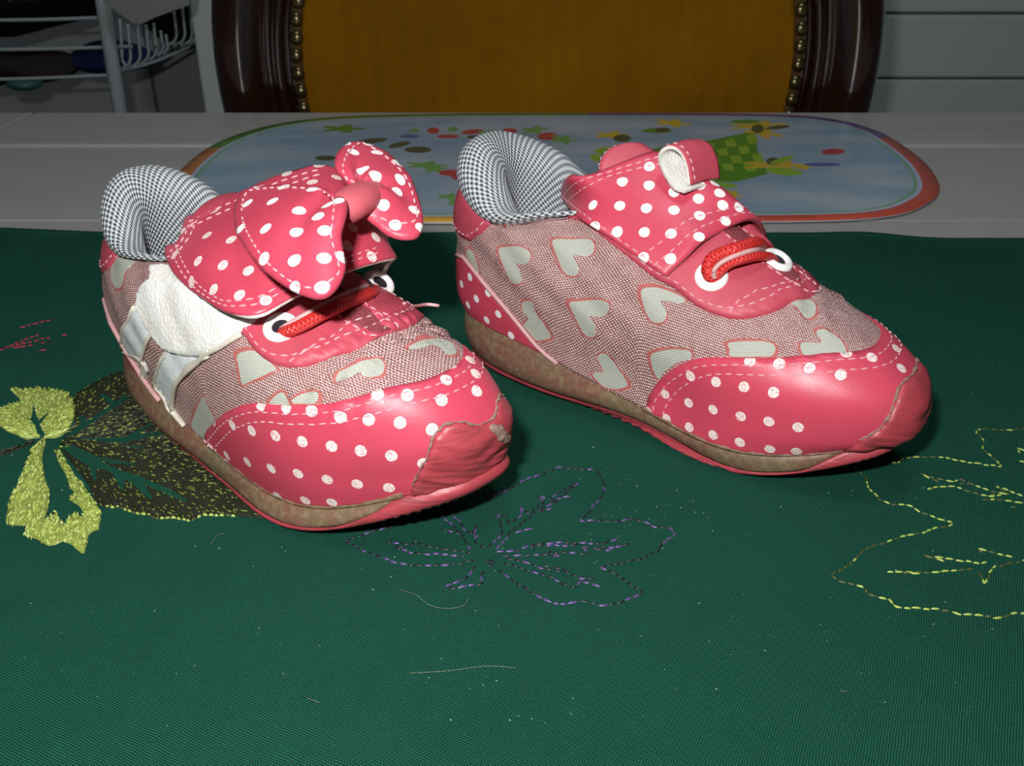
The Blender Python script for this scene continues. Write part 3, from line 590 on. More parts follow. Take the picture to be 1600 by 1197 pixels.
V,F,_=dashes(hp,np.tile([0,0,1.],(300,1)),2.2,1.,.35,.2,.05,.1); hs=mesh('hem_stitching',V/1000-[0,.23,0],F,mat('dark_green_thread',(.01,.08,.05),.7),tc); hs['kind']='stuff'
FC=Flat(TOP,tc,zc)
# ---------------------------------------------------------------- shoe builder
def px(scale,ox,oy,pts): return [(x/scale+ox,y/scale+oy) for x,y in pts]
def facing(sh,sf):
    o,_=sh.local_ray(800,598); m=sf.P.mean(axis=(0,1)); n=sf.N.mean(axis=(0,1))
    if (o-m)@n<0: sf.N=-sf.N
    return sf
def eyelet(sh,sf,uv,parent,lift,tilt=0):
    p=sf.pos([uv])[0]; n=sf.nrm([uv])[0]
    if tilt: o,_=sh.local_ray(800,598); c=(o-p)/np.linalg.norm(o-p); n=n+c*tilt; n/=np.linalg.norm(n); p=p+n*tilt*2
    t=np.cross(n,[0,1,0]); t/=np.linalg.norm(t); b=np.cross(n,t)
    prof=[(2.4,-.6),(2.4,.5),(2.8,1.0),(3.5,1.15),(4.4,.9),(4.9,.3),(5.0,-.2)]; K=32; V=[];F=[]
    for r,h in prof:
        for i in range(K):
            a=i/K*2*math.pi; V.append(p+n*(lift+h)+(t*math.cos(a)+b*math.sin(a))*r)
    for j in range(len(prof)-1):
        for i in range(K): F.append((j*K+i,j*K+(i+1)%K,(j+1)*K+(i+1)%K,(j+1)*K+i))
    o=mesh('eyelet',sh.loc(V),F,M['eyelet'],parent)
    V=[p+n*(lift+.12)]+[p+n*(lift+.12)+(t*math.cos(i/K*2*math.pi)+b*math.sin(i/K*2*math.pi))*2.45 for i in range(K)]
    mesh('eyelet_hole',sh.loc(V),[(0,1+i,1+(i+1)%K) for i in range(K)],M['black'],o); return p,n  # black disc painted in for the dark inside the hole
def build_shoe(sh,D):
    root=sh.root; sh.build_shell(D['wrinkle']); up=sh.up
    # --- woven upper with its hearts
    feats=[]
    for q in D['hearts']:
        uv=up.hits(sh,q); uv=smooth_path(uv,5,True); c=uv.mean(0)
        big=c+(uv-c)*(1+.95/np.maximum(np.linalg.norm(uv-c,axis=1),3)[:,None]); feats+=[(big,2),(uv,1)]
    o=patch('woven_upper',up,[(0,0),(330,0),(330,80),(0,80)],[M['fabric'],M['silver'],M['redline']],root,sh,feats,0,.8,1.9,0,uvf=sh.uvf)
    # --- padded collar
    NU=181; phi=np.linspace(0,2*math.pi,NU); C=rings(sh.f['C'],phi,np.linspace(0,1,64),sh.b)
    C[:1]=C[:1]; al=np.r_[0,np.cumsum(np.linalg.norm(np.diff(C[18],axis=0),axis=1))]; al=al*(round(al[-1]/2.6)*2.6/al[-1]); av=np.vstack([np.zeros(NU),np.cumsum(np.linalg.norm(np.diff(C,axis=0),axis=2),axis=0)])
    UV=np.stack([np.broadcast_to(al,(64,NU)),av],-1).reshape(-1,2)
    F=[(j*NU+i,j*NU+i+1,(j+1)*NU+i+1,(j+1)*NU+i) for j in range(63) for i in range(NU-1)]
    col=mesh('padded_collar',sh.loc(C.reshape(-1,3)),F,M['knit'],root,uv=UV)
    ins=C[-1][:-1]; n=len(ins); V=np.vstack([ins,ins.mean(0)[None]]); mesh('insole',sh.loc(V),[(i,(i+1)%n,n) for i in range(n)],M['pink_dark'],root)
    rim=sh.up.pos(np.stack([np.linspace(0,330,200),np.full(200,79.5)],1)); 
    # --- heel pieces on a shell parameterised with the heel at its middle
    ph=np.linspace(-math.pi,math.pi,361); hp=Surf(rings(sh.f['R'],ph,np.linspace(0,1,100),sh.b),330.,80.)
    hm=lambda q:np.stack([330-np.asarray(q)[::-1,0],np.asarray(q)[::-1,1]],1)
    if 'counter_uv' in D: e=D['counter_uv']
    else:
        e=hp.hits(sh,D['counter']); e=e[e[:,0]>166]; e=e[np.argsort(e[:,0])]; e=np.vstack([e,[e[-1,0]+3,0]])
    sh.cuv=e; edge=np.vstack([hm(e),e])
    cf=[(hp.circle(hp.hit(sh,*q),1.5),1) for q in D['counter_dots']]
    if D['counter_dots']:
        base=np.array([hp.hit(sh,*q) for q in D['counter_dots']]); cf+=[(hp.circle((330-a,b),1.5),1) for a,b in base]
    hc=patch('heel_counter',hp,edge,[M['pink'],M['dot']],root,sh,cf,.5,1.0,1.6,.5)
    tube('piping',sh.loc(hp.pos(edge)+hp.nrm(edge)*.7),.0008,M['piping'],hc)
    t=hp.hits(sh,D['tab']) if 'tab' in D else D['tab_uv']; t=t[t[:,0]>166]; t=t[np.argsort(t[:,0])]; sh.tuv=t; te=np.vstack([hm(t),t])
    poly=np.vstack([te,[[t[-1,0]+1,79.5],[330-t[-1,0]-1,79.5]]]); ht=patch('heel_tab',hp,poly,[M['pink_soft']],root,sh,(),.7,1.1,1.6,.5)
    sew('stitching',hp,inset(te,2.2),ht,sh,.75)
    # --- toe cap
    hb_=D['bump_half']
    e=up.hits(sh,D['cap']); e=e[e[:,0]<162]; edge=np.vstack([e,sh.mirror(e)]); x0=e[0,0]
    edge=smooth_path(edge,4)
    poly=np.vstack([[[x0-.5,0]],edge,[[330-x0+.5,0]]])
    cf=[(up.circle(up.hit(sh,*q),D['capr']),1) for q in D['cap_dots']]
    cap=patch('toe_cap',up,poly,[M['pink'],M['dot_worn']],root,sh,cf,.9,1.2,1.5,.8)
    sew('stitching',up,[inset(poly[2:-2],-2.0),inset(poly[2:-2],-4.6)],cap,sh,.92)
    g=np.linspace(0,1,60)
    for sd in (0,1):
        us=x0-1+(165-hb_-x0+2)*g; h=1.6+.5*np.sin(us*.9)+.4*np.sin(us*2.3+1)+4.5*np.clip((g-.72)/.28,0,1)**1.5; q=np.vstack([np.stack([us,h],1),[[us[-1],0],[us[0],0]]]); 
        if sd: q[:,0]=330-q[:,0]
        patch('sole_rim',up,q,[M['midsole']],cap,sh,(),1.35,1.5,1.2,.5)
    # --- lace panel
    e=up.hits(sh,D['lace_panel']); e=e[e[:,0]<162]; e=e[np.argsort(e[:,0])]; edge=smooth_path(np.vstack([e,sh.mirror(e)]),4); x0=e[0,0]
    notch=[(165+13,80),(165+8,67),(165+5,61.5),(165,60),(165-5,61.5),(165-8,67),(165-13,80)]
    poly=np.vstack([[[x0-3,80]],edge,[[330-x0+3,80]],notch])
    lp=patch('lace_panel',up,poly,[M['pink_soft']],root,sh,(),D.get('lp',1.1),1.4,1.6,.8)
    sew('stitching',up,[inset(edge,2.3),inset(np.array(notch),3.5)],lp,sh,D.get('lp',1.1)+.02)
    if 'seam' in D: sew('stitching',up,up.hits(sh,D['seam']),lp,sh,D.get('lp',1.1)+.02)
    ey=[]
    for i,q in enumerate(D['eyelets']): ey.append(eyelet(sh,up,up.hit(sh,*q),lp,D.get('lp',1.1),(0,D.get('tilt',.5))[i]))
    # --- tongue
    tg=facing(sh,grid_surf(D['tongue'],30,30)); m=[M['pink_soft'],M['knit'],M['fluff']]
    to=patch('tongue',tg,[(1,2),(4,.5),(tg.U-4,.5),(tg.U-1,2),(tg.U-1,tg.V-1),(1,tg.V-1)],m,root,sh,[([(0,-1),(tg.U,-1),(tg.U,1.2),(0,1.2)],1)],1.5,4.,1.6,1.8,bottom=True,back=1)
    fz=up.pos([(165,70)])
    patch('tongue_fringe',up,[(165-16,79.5),(165-10,65),(165-6,59),(165+6,59),(165+10,65),(165+16,79.5)],[M['fluff']],to,sh,(),.9,1.2,1.5,.5)
    # --- sole
    so=sh.so; U=330.; hb=D['bump_half']
    # boundary between clear midsole band and pink outsole, rising to the top at the toe
    us=np.linspace(0,330,120); vb=15.5-15.5*np.clip((hb+16-np.abs(us-165))/16,0,1)**1.2
    mid=[(a,b) for a,b in zip(us,vb) if b>.3]
    nr=[(a,b) for a,b in mid if a<165]; fr=[(a,b) for a,b in mid if a>165]
    V=[];F=[]
    for seg in (nr,fr):
        pts=np.array(seg); K=10; G=[]
        for k in range(K+1):
            uv=np.stack([pts[:,0],(-.0+pts[:,1]*k/K)],1); g=so.pos(uv)+so.nrm(uv)*(.9*math.sin(math.pi*min(1,k/K*1.0))**.6-.1 if k<K else .0); G.append(g)
        b=sum(len(x) for x in V); n=len(pts); V.append(np.concatenate(G))
        F+=[(b+k*n+i,b+(k+1)*n+i,b+(k+1)*n+i+1,b+k*n+i+1) for k in range(K) for i in range(n-1)]
    mesh('midsole',sh.loc(np.vstack(V)),F,M['midsole'],root)
    us=np.linspace(0,330,420); vb=15.5-16.*np.clip((hb+16-np.abs(us-165))/16,0,1)**1.2; K=12; G=[]
    for k in range(K+1):
        v=vb+(26-vb)*k/K; uv=np.stack([us,np.clip(v,0,26)],1); g=so.pos(uv)+so.nrm(uv)*(.7 if 0<k<K else .3); 
        if k>=K-4: g=g+so.nrm(uv)*(.35*np.sin(us*2*math.pi/3.1))[:,None]
        g[:,2]=np.maximum(g[:,2],0.05); G.append(g)
    n=len(us); V=np.concatenate(G+[G[-1].mean(0)[None]]); F=[(k*n+i,(k+1)*n+i,(k+1)*n+i+1,k*n+i+1) for k in range(K) for i in range(n-1)]+[(K*n+i,n*(K+1),K*n+i+1) for i in range(n-1)]
    out=mesh('outsole',sh.loc(V),F,M['outsole'],root)
    # rubber bumper climbing over the toe
    b=up.hits(sh,D['bumper']); b=b[b[:,0]<163]; b=b[np.argsort(b[:,0])]; bb=smooth_path(np.vstack([b,sh.mirror(b)]),4); x0=b[0,0]
    poly=np.vstack([[[x0-2,0]],bb,[[330-x0+2,0]]])
    bp=patch('toe_bumper',up,poly,[M['outsole']],root,sh,(),1.7,2.0,1.3,1.4,disp=lambda P,X,d:np.sin(X[:,2]*1.05+np.sin(X[:,1]*.3)*1.7+X[:,0]*.35)*.3*(.6+.4*np.sin(X[:,1]*.23+X[:,2]*.4))+.12*np.sin(X[:,2]*2.9+X[:,1]*.8))
    q=bb[::1]; q=resample(q,1.);  rr=.0002+.0006*np.abs(np.sin(np.arange(len(q))*.37)*np.sin(np.arange(len(q))*.83+1)); tube('torn_edge',sh.loc(up.pos(q)+up.nrm(q)*1.0+RNG.normal(0,.12,(len(q),3))),rr,M['scuff'],bp,flat=.6)
    sh.hc=hc; sh.cap=cap; sh.lp=lp; sh.ey=ey; return root
def cord(sh,name,P,r,parent,m=None,flat=1.):
    P=smooth_path(np.array(P),10); V,F=tube_geo(P,r,12,flat); L=np.r_[0,np.cumsum(np.linalg.norm(np.diff(P,axis=0),axis=1))]
    uv=np.stack([np.repeat(L*.62,12),np.tile(np.arange(12)/12*2*math.pi*4/3,len(P))],1); return mesh(name,sh.loc(V),F,m or M['cord'],parent,uv=uv)
# ================================================================ SHOE WITH THE LOOP (photo right)
B=Shoe('B','toddler_shoe','pink toddler shoe on the right, dotted strap closed and carrying a torn loop')
h5=lambda q:px(3.235,690,190,q); h6=lambda q:px(3.42,920,190,q); h7=lambda q:px(3.74,700,450,q); h8=lambda q:px(3.404,1000,430,q)
hearts=[h5([(560,620),(640,612),(740,610),(770,640),(765,680),(735,698),(680,692),(665,700),(690,750),(690,785),(660,798),(620,780),(590,720)]),
 h5([(288,665),(330,650),(390,648),(440,672),(450,705),(430,735),(395,738),(375,730),(400,790),(405,825),(375,838),(345,820),(315,755)]),
 h5([(645,935),(700,925),(790,918),(840,935),(845,970),(820,1000),(775,1002),(740,1000),(770,1040),(780,1085),(765,1105),(730,1100),(700,1060),(670,1000)]),
 h6([(280,920),(350,905),(430,925),(510,965),(495,990),(400,975),(385,985),(415,1040),(400,1085),(360,1095),(320,1070),(290,1000)]),
 h7([(430,110),(455,95),(490,100),(510,160),(560,230),(600,300),(580,318),(520,325),(490,300),(465,270),(440,240),(455,215),(470,200),(440,160)]),
 h7([(870,420),(910,400),(950,430),(1000,500),(1045,570),(1040,595),(980,610),(920,600),(880,570),(845,530),(860,510),(905,510),(890,470)]),
 h8([(60,440),(140,415),(230,415),(270,430),(265,465),(200,480),(130,530),(100,570),(75,540),(60,490)]),
 h8([(470,380),(560,370),(660,372),(710,390),(715,425),(690,450),(600,452),(480,450),(475,415)]),
 h8([(850,390),(880,375),(960,375),(935,330),(945,310),(990,310),(1050,350),(1090,410),(1080,430),(960,445),(870,445)]),
 h8([(800,170),(850,150),(900,145),(930,180),(925,230),(890,250),(860,230),(830,190)]),
 h5([(125,670),(150,665),(175,720),(190,780),(165,770),(135,730)])]
def wrB(X):
    x,y,z=X[...,0],X[...,1],X[...,2]; m=np.exp(-((x-131)/7)**2)*np.clip((z-36)/10,0,1)
    return m*(.7*np.sin(x*.75+y*.35)+.3*np.sin(x*1.6-y*.6))+.35*np.sin(x*.33+z*.5)*np.clip((z-25)/15,0,1)*np.clip((110-x)/30,0,1)+.4*np.exp(-((x-52-z*.45)/5)**2)
DB=dict(wrinkle=wrB,hearts=hearts,
 counter=[(716,404),(727,406),(758,446),(798,493),(838,542),(857,560)],
 counter_dots=[(736,437),(723,448),(746,471),(733,481),(780,495),(762,504),(800,528),(764,462)],
 tab=[(721,375),(736,382),(752,372),(767,356)],
 cap=[(1010,645),(1012,628),(1019,614),(1035,594),(1059,577),(1088,566),(1132,564),(1206,565),(1264,561),(1323,556),(1367,543),(1392,533)],capr=1.6,
 cap_dots=[(1081,591.6),(1120.4,601),(1163.6,609),(1209,618),(1078,633),(1116,643.6),(1158.6,654),(1202,662),(1043.5,658),(1078.7,671),(1116,683),(1157,694),(1041.7,619.5),(1014,647),(1172,570),(1217,574.5),(1264,582),(1312,592.5),(1359,567),(1320,559),(1404,584),(1396.6,553),(1203,704),(1247,671),(1244,707)],
 lace_panel=[(863,313),(906,351),(953,385),(1014,434),(1048,453),(1069,468),(1089,485),(1124,500),(1154,505),(1183,501),(1227,485),(1247,473),(1259,459)],
 seam=[(1138,496),(1152,478),(1180,462),(1215,452),(1245,444)],
 eyelets=[(1111,440),(1211,417)],tilt=.12,bump_half=26,
 bumper=[(1340,690),(1366,676),(1385,655),(1394,630),(1401,611),(1412,600),(1425,597)],
 tongue=None)
tr=np.array([B.L(930,278,-4),B.L(936,252,0),B.L(958,232,4),B.L(992,231,8),B.L(1026,262,12)]); tr[0,2]-=3
DB['tongue']=[tr,tr+[12,1,-6],tr*[1,1,1]+[30,2,-15],tr+[45,3,-26]]
build_shoe(B,DB)
# strap over the instep
L=B.L
bo=lambda x,y,l=2.6:B.up.pos([B.up.hit(B,x,y)])[0]+B.up.nrm([B.up.hit(B,x,y)])[0]*l
sctrl=[[bo(868,318),L(884,286,75,2),L(935,272,79,2),L(1019,240,3),[66,15,79],[61,23,66],[58,27,56]],
 [bo(905,347),L(945,318,72,2),L(1000,285,78,2),L(1095,279,3),[82,15,74],[77,24,61],[74,28,50]],
 [bo(965,391),L(1000,365,66,2),L(1055,325,72.5,2),L(1142,314,3),[93,15,67.5],[91,24,55],[89,28,45]],
 [bo(1044,440),bo(1068,418,3.2),bo(1103,388,3.8),L(1176,346,5),[106,15,61],[104,23,52],[102,27,42]]]
ss=facing(B,grid_surf(sctrl,60,60)); pad=1.
dotsB=[(926,326),(968,327.4),(1009.5,331),(1052.5,334),(1092.5,342.6),(1133,351),(964,368),(1006,369),(1048,371),(1091.6,375.7),(972,289),(1013.6,295),(1014.4,266.6),(1091,316),(1129,326),(1125,307),(1093,294.7),(1117,292),(1005,408),(1047,410),(929,359.6),(1052.5,306),(1154.5,329)]
farB=[(ss.U*.62,ss.V*f) for f in (.2,.5,.8)]+[(ss.U*.75,ss.V*f) for f in (.1,.35,.65,.9)]+[(ss.U*.88,ss.V*f) for f in (.2,.5,.8)]
so_=[(0,0),(ss.U,0),(ss.U,ss.V),(0,ss.V)]
st=patch('strap',ss,so_,[M['pink'],M['dot'],M['fluff']],B.root,B,[(ss.circle(ss.hit(B,*q),1.75),1) for q in dotsB]+[(ss.circle(q,1.75),1) for q in farB],0.,1.6,1.4,.6,bottom=True,back=2)
U_,V_=ss.U,ss.V
sew('stitching',ss,[np.array([(1,3.),(U_,3.)]),np.array([(1,6.),(U_,6.)]),np.array([(1,V_-3.5),(U_,V_-3.5)]),np.array([(1,V_-7.),(U_,V_-7.)]),np.array([(2.5,1),(2.5,V_)])],st,B,.02)
# torn loop left on the strap
lp=[L(1068,310,-8),L(1049,302,-8),L(1033,276,-7),L(1026,253,-6),L(1032,238,-6),L(1048,232,-6),L(1064,242,-6),L(1074,262,-6),L(1078,284,-6),L(1079,296,-6)]
near=smooth_path(np.array(lp),6); far=near+np.array([5.,12.,0.]); G=np.stack([near,near*.5+far*.5+[0,0,.6],far]); lf=Surf(G,float(np.linalg.norm(np.diff(near,axis=0),axis=1).sum()),12.5)
o_=lf.P.mean(axis=(0,1)); 
if ((lf.P-o_)*lf.N).sum()<0: lf.N=-lf.N
lo=patch('torn_loop',lf,[(0,0),(lf.U,0),(lf.U,lf.V),(0,lf.V)],[M['pink_soft'],M['fleece']],B.root,B,(),.0,1.3,1.1,.4,bottom=True,back=1); lo['label']='torn stub of a loop, white fleece inside'
sew('stitching',lf,np.array([(1,1.6),(lf.U-1,1.6)]),lo,B,.02,L=1.6)
# red elastic lace, two cords side by side between the eyelets
def tow(sh,x,y,d):
    o,r=sh.local_ray(x,y); r/=np.linalg.norm(r); return sh.up.pos([sh.up.hit(sh,x,y)])[0]-r*d
lc=cord(B,'elastic_lace',[tow(B,1115,441,.6),tow(B,1106,430,3.),tow(B,1110,414,5.),tow(B,1124,404,6.5),tow(B,1150,395,8.5),tow(B,1180,386,10),tow(B,1200,383,9.5),tow(B,1207,392,6.5),tow(B,1207,408,1.)],2.1,B.root)
cord(B,'lace_strand',[tow(B,1118,443,.6),tow(B,1124,432,3.5),tow(B,1138,419,5.5),tow(B,1160,411,7),tow(B,1185,406,7.),tow(B,1203,408,4.5),tow(B,1209,415,1)],1.45,lc)
cord(B,'lace_edge',[tow(B,1116,440,2.8),tow(B,1115,429,5),tow(B,1127,416,7.),tow(B,1155,403,9),tow(B,1183,396,10),tow(B,1203,395,9)],.75,lc,M['piping'])
# red frayed thread where the collar seam opened
V=[];F=[]
pr=[]
for k in range(26):
    q=(783+random.uniform(0,62),352-random.uniform(0,1)*0); q=(q[0],355-(q[0]-783)*.42+random.uniform(-3,9))
    uv=np.array(B.up.hit(B,*q)); a=random.uniform(0,6.28); l=random.uniform(1,2.5); P=np.array([uv,uv+[math.cos(a)*l*.5,math.sin(a)*l*.5+.3],uv+[math.cos(a)*l,math.sin(a)*l]])
    pr.append(tube_geo(B.up.pos(P)+B.up.nrm(P)*np.array([.2,.9,.4])[:,None],.22,5))
V,F=join(pr); fr=mesh('frayed_thread',B.loc(V),F,mat('frayed_red_thread',(.42,.05,.03),.8),B.root); fr['kind']='stuff'
# ================================================================ SHOE WITH THE BOW (photo left)
A=Shoe('A','toddler_shoe','pink toddler shoe on the left with a dotted bow and white fleece pad')
h1=lambda q:px(3.629,150,210,q); h2=lambda q:px(3.629,350,210,q); h3=lambda q:px(3.234,150,480,q); h4=lambda q:px(3.324,450,500,q)
hearts=[h1([(80,720),(130,700),(195,690),(200,730),(170,800),(150,880),(110,885),(90,830),(85,770)]),
 h3([(718,260),(800,240),(860,280),(915,335),(880,350),(770,400),(740,410),(725,330)]),
 h3([(540,470),(565,510),(590,560),(600,590),(560,640),(520,720),(500,700),(485,620),(500,560)]),
 h3([(880,500),(940,450),(975,500),(975,540),(900,540)]),h3([(1010,490),(1060,455),(1110,450),(1125,500),(1120,540),(1020,540)]),
 h4([(20,440),(90,400),(150,395),(145,450),(60,455)]),
 h4([(250,340),(270,290),(350,250),(400,230),(470,220),(500,250),(490,300),(440,318),(390,310),(370,290),(300,330)]),
 h4([(635,155),(700,125),(770,115),(830,125),(870,160),(870,195),(830,200),(790,165),(740,150),(660,172)])]
def wrA(X):
    x,y,z=X[...,0],X[...,1],X[...,2]; m=np.exp(-((x-127)/10)**2)*np.clip((z-38)/8,0,1)
    return m*(.8*np.sin(x*.9+y*.25)+.3*np.sin(x*1.7-y*.5))+.3*np.sin(x*.3+z*.4)*np.clip((z-25)/15,0,1)*np.clip((100-x)/30,0,1)
capA=[(368,668),(398,677),(434.5,685),(475.6,694),(334,702),(359,715),(391,725),(428,735),(469,743),(342,745),(368,757),(401,768),(437.6,777.5),(337,662),(411,638),(450,642),(489.5,647),(534,657),(578,661),(626,666),(675,676.6),(521,701.6),(566,708.5),(613,716),(662,727),(514,752),(560,759),(637,625),(591,623),(695.5,603),(689,633),(743,619),(741,593),(733,572),(609,765),(704,578),(521,787),(480,784)]
DA=dict(wrinkle=wrA,hearts=hearts,counter_uv=B.cuv*[1,.8]+[-2,0],counter_dots=[],
 tab_uv=B.tuv,
 cap=[(318,727),(315,706),(323,681),(342,659),(366,644),(397,636),(444,639),(510,637),(570,623),(630,607),(691,581),(724,557)],capr=1.65,cap_dots=capA,
 lace_panel=[(352,500),(380,526),(397,551),(419,570),(444,580),(475,580),(500,573),(540,560),(585,536),(630,515),(650,491)],
 seam=[(455,574),(500,540),(545,515),(590,497),(630,480)],
 eyelets=[(441,521),(590,453)],tilt=1.0,bump_half=30,
 bumper=[(618,786),(645,760),(662,727),(675,692),(692,671),(718,665),(745,670)],
 tongue=[[(52,-8,70),(50,0,75),(50,9,77),(52,17,75),(56,22,68)],[(62,-12,66),(61,-3,74),(61,7,77),(62,15,74),(65,21,66)],[(82,-13,60),(82,-5,67),(83,4,70),(83,12,67),(83,19,60)],[(98,-10,54),(100,-4,58),(101,3,60),(101,9,58),(100,15,54)]])
build_shoe(A,DA); L=A.L
# white side stripes with cream edges
for lf_,rt_ in (([(214,484),(203,508),(195,530),(195,552),(202,576),(212,596)],[(242,520),(236,534),(229,552),(226,572),(226,590),(229,600)]),
              ([(266,548),(255,568),(248,588),(245,606),(247,630),(256,652),(270,676)],[(330,562),(305,573),(290,588),(280,604),(275,622),(274,645),(284,676)])):
    a=smooth_path(A.up.hits(A,lf_),4); b=smooth_path(A.up.hits(A,rt_),4)
    s_=patch('side_stripe',A.up,np.vstack([a,b[::-1]]),[M['white']],A.root,A,(),.75,1.0,1.2,.3)
    for q in (a,b): tube('edge_piping',A.loc(A.up.pos(q)+A.up.nrm(q)*.75),.00055,M['cream'],s_)
    sew('stitching',A.up,[a*.82+b*.18,a*.18+b*.82],s_,A,.76,M['cream'],L=1.5,gap=.9,w=.35,h=.2)
vp=A.up.hits(A,[(240,440),(225,455),(217,480),(222,497),(240,525),(261,549),(289,561),(323,562),(351,550),(379,527),(406,500)]); vp=np.vstack([vp,[[vp[-1,0]-4,74],[vp[0,0]+14,77],[vp[0,0]+2,74]]])
vel=patch('velcro_pad',A.up,smooth_path(vp,4,True),[M['fleece'],M['cream']],A.root,A,(),2.2,2.2,1.2,1.6,back=1,disp=lambda P,X,d:RNG.normal(0,.06,len(P)))
tube('edge_piping',A.loc((lambda q:A.up.pos(q)+A.up.nrm(q)*.9)(smooth_path(A.up.hits(A,[(283,678),(274,645),(276,616),(292,590),(320,565),(350,548),(381,530)]),6))),.0008,M['cream'],A.root)
# loose strap
c=lambda x,y,z:L(x,y,z,2)
sc=[[c(246,402,65),c(296,338,74),c(388,292,82),c(445,268,86.5),c(505,256,88.5),[86,35,82],[80,38,66]],
 [c(262,432,64),c(318,395,73),c(412,352,80),c(475,328,83.5),c(535,304,84.5),[92,35,76],[84,38,60]],
 [c(280,458,61.5),c(340,448,68.5),c(434,410,75),c(502,384,77.5),c(575,356,77),[97,34,70],[88,37,55]],
 [c(292,478,58),c(372,506,63.5),c(463,473,67),c(540,436,69),c(620,410,67.5),[101,31,60],[92,34,49]]]
sa=facing(A,grid_surf(sc,70,60))
low=sa.hits(A,[(256,403),(260,414),(274,439),(293,458),(315,474),(343,491),(376,498),(412,494),(461,469),(537,433),(620,408)])
top=sa.hits(A,[(500,262),(488,262),(447,273),(398,293),(343,317),(310,333),(288,345),(263,370),(256,389)])
outl=np.vstack([smooth_path(low,4),[[sa.U-1,sa.V-1],[sa.U-1,1]],smooth_path(top,4)])
dA=[(285,368),(324,374),(362,381),(274,404),(310,414.5),(349,421),(389,429.6),(300,447.5),(334.6,459),(375,467.6),(416,476),(336,335),(407.6,299.6),(448.6,277.5),(499,264),(488.6,290.5),(526,283),(552,361.6),(588,376.7),(543.7,390.5),(581.5,407),(619.5,397),(535,412.5)]
st=patch('strap',sa,outl,[M['pink'],M['dot_worn'],M['fleece']],A.root,A,[(sa.circle(sa.hit(A,*q),1.7),1) for q in dA],0.,1.8,1.4,.7,bottom=True,back=2)
sew('stitching',sa,[inset_in(outl[2:40],4.0,outl),inset_in(outl[2:40],6.5,outl),inset_in(outl[-30:-2],4.0,outl),inset_in(outl[-30:-2],6.5,outl)],st,A,.02)
# bow: two padded wings and a knot
K=c(560,316,88)
def wing(ctrl,outline,dots,creases):
    w=facing(A,grid_surf(ctrl,40,40)); ol=smooth_path(w.hits(A,outline),4,True)
    def dp(P,X,d):
        h=np.zeros(len(P))
        for (tip,amp,wd,ln) in creases:
            t=np.array(w.hit(A,*tip)); k=np.array(w.near(K)); D=t-k; l=np.linalg.norm(D); D/=l; r=P-k; al=r@D; pe=np.abs(r@np.array([-D[1],D[0]]))
            h+=amp*np.exp(-(pe/(wd*(.5+np.clip(al/l,0,2))))**2)*np.exp(-np.clip(al,0,None)/ln)
        return h
    o=patch('bow_wing',w,ol,[M['pink'],M['dot'],M['pink_dark']],st_bow,A,[(w.circle(w.hit(A,*q),1.75),1) for q in dots],.7,1.4,1.1,.6,dome=.9,domer=4,bottom=True,back=2,disp=dp)
    sgn=3.0
    i=inset(ol,sgn,True)
    if not inside(ol,i).mean()>.5: i=inset(ol,-sgn,True)
    i=i[inside(ol,i)]; 
    n=w.nrm(i); P=w.pos(i)
    V,F,_=dashes(P,n,2.0,.9,.55,.35,.7+.9*(1-math.exp(-3/4))+.03); s=mesh('stitching',A.loc(V),F,M['thread'],o); s['kind']='stuff'
    return o
st_bow=bpy.data.objects.new('bow',None); st_bow.empty_display_size=.01; link(st_bow,A.root)
lw=px(3.629,350,210,[(60,500),(65,430),(90,375),(140,335),(200,322),(300,315),(400,318),(500,328),(600,340),(690,395),(700,440),(685,520),(668,600),(685,720),(690,790),(670,860),(600,935),(500,955),(380,910),(240,810),(130,680),(75,580)])
rw=px(3.629,350,210,[(700,310),(665,300),(632,240),(630,180),(660,110),(720,68),(800,65),(900,110),(1000,200),(1080,310),(1125,440),(1132,530),(1100,600),(1030,615),(950,600),(870,550),(800,490),(760,400)])
wing([[c(355,312,84.5),c(450,286,91),c(545,285,93)],[c(370,410,79),c(452,372,86),c(548,340,90)],[c(440,500,70.5),c(515,490,74.5),c(560,420,80)]],lw,
 [(408,299.6),(447,304),(392,330),(431,328.5),(470,341.7),(380,368.4),(421,370.4),(466,372.6),(509,372.6),(463.5,417),(507.6,416),(418,414.5),(463.5,459),(505.7,460),(535,412),(491,309),(512.6,331),(499,350),(530.5,325.7)],[((470,372),-5.,2.0,20),((500,350),1.6,1.6,14),((500,430),-2.5,1.8,14)])
wing([[c(548,300,91),c(518,255,96),c(545,215,99)],[c(560,318,89),c(606,290,91),c(650,255,92)],[c(560,350,83),c(605,385,79),c(672,390,78)]],rw,
 [(539,232.6),(552,247.7),(576,232),(589,249.4),(567,274),(585.6,286.6),(623,290),(620,307),(597,330.4),(645.7,337),(616.7,362),(621,265),(658,364)],[((640,318),-4,1.8,18),((566,250),-4,1.8,14)])
P=np.array([c(537,333,87.5),c(545,328,88.2),c(553,323,88.5),c(561,318,88.5),c(570,313,88),c(578,309,87.5)]); V,F=tube_geo(smooth_path(P,4),np.interp(np.linspace(0,1,21),[0,.05,.3,.7,.94,1],[5.6,6.1,5.7,5.8,6.2,5.6]),24,.75)
kn=mesh('bow_knot',A.loc(V),F,M['knot'],st_bow); kn.data.polygons[-1].use_smooth=False; kn.data.polygons[-2].use_smooth=False
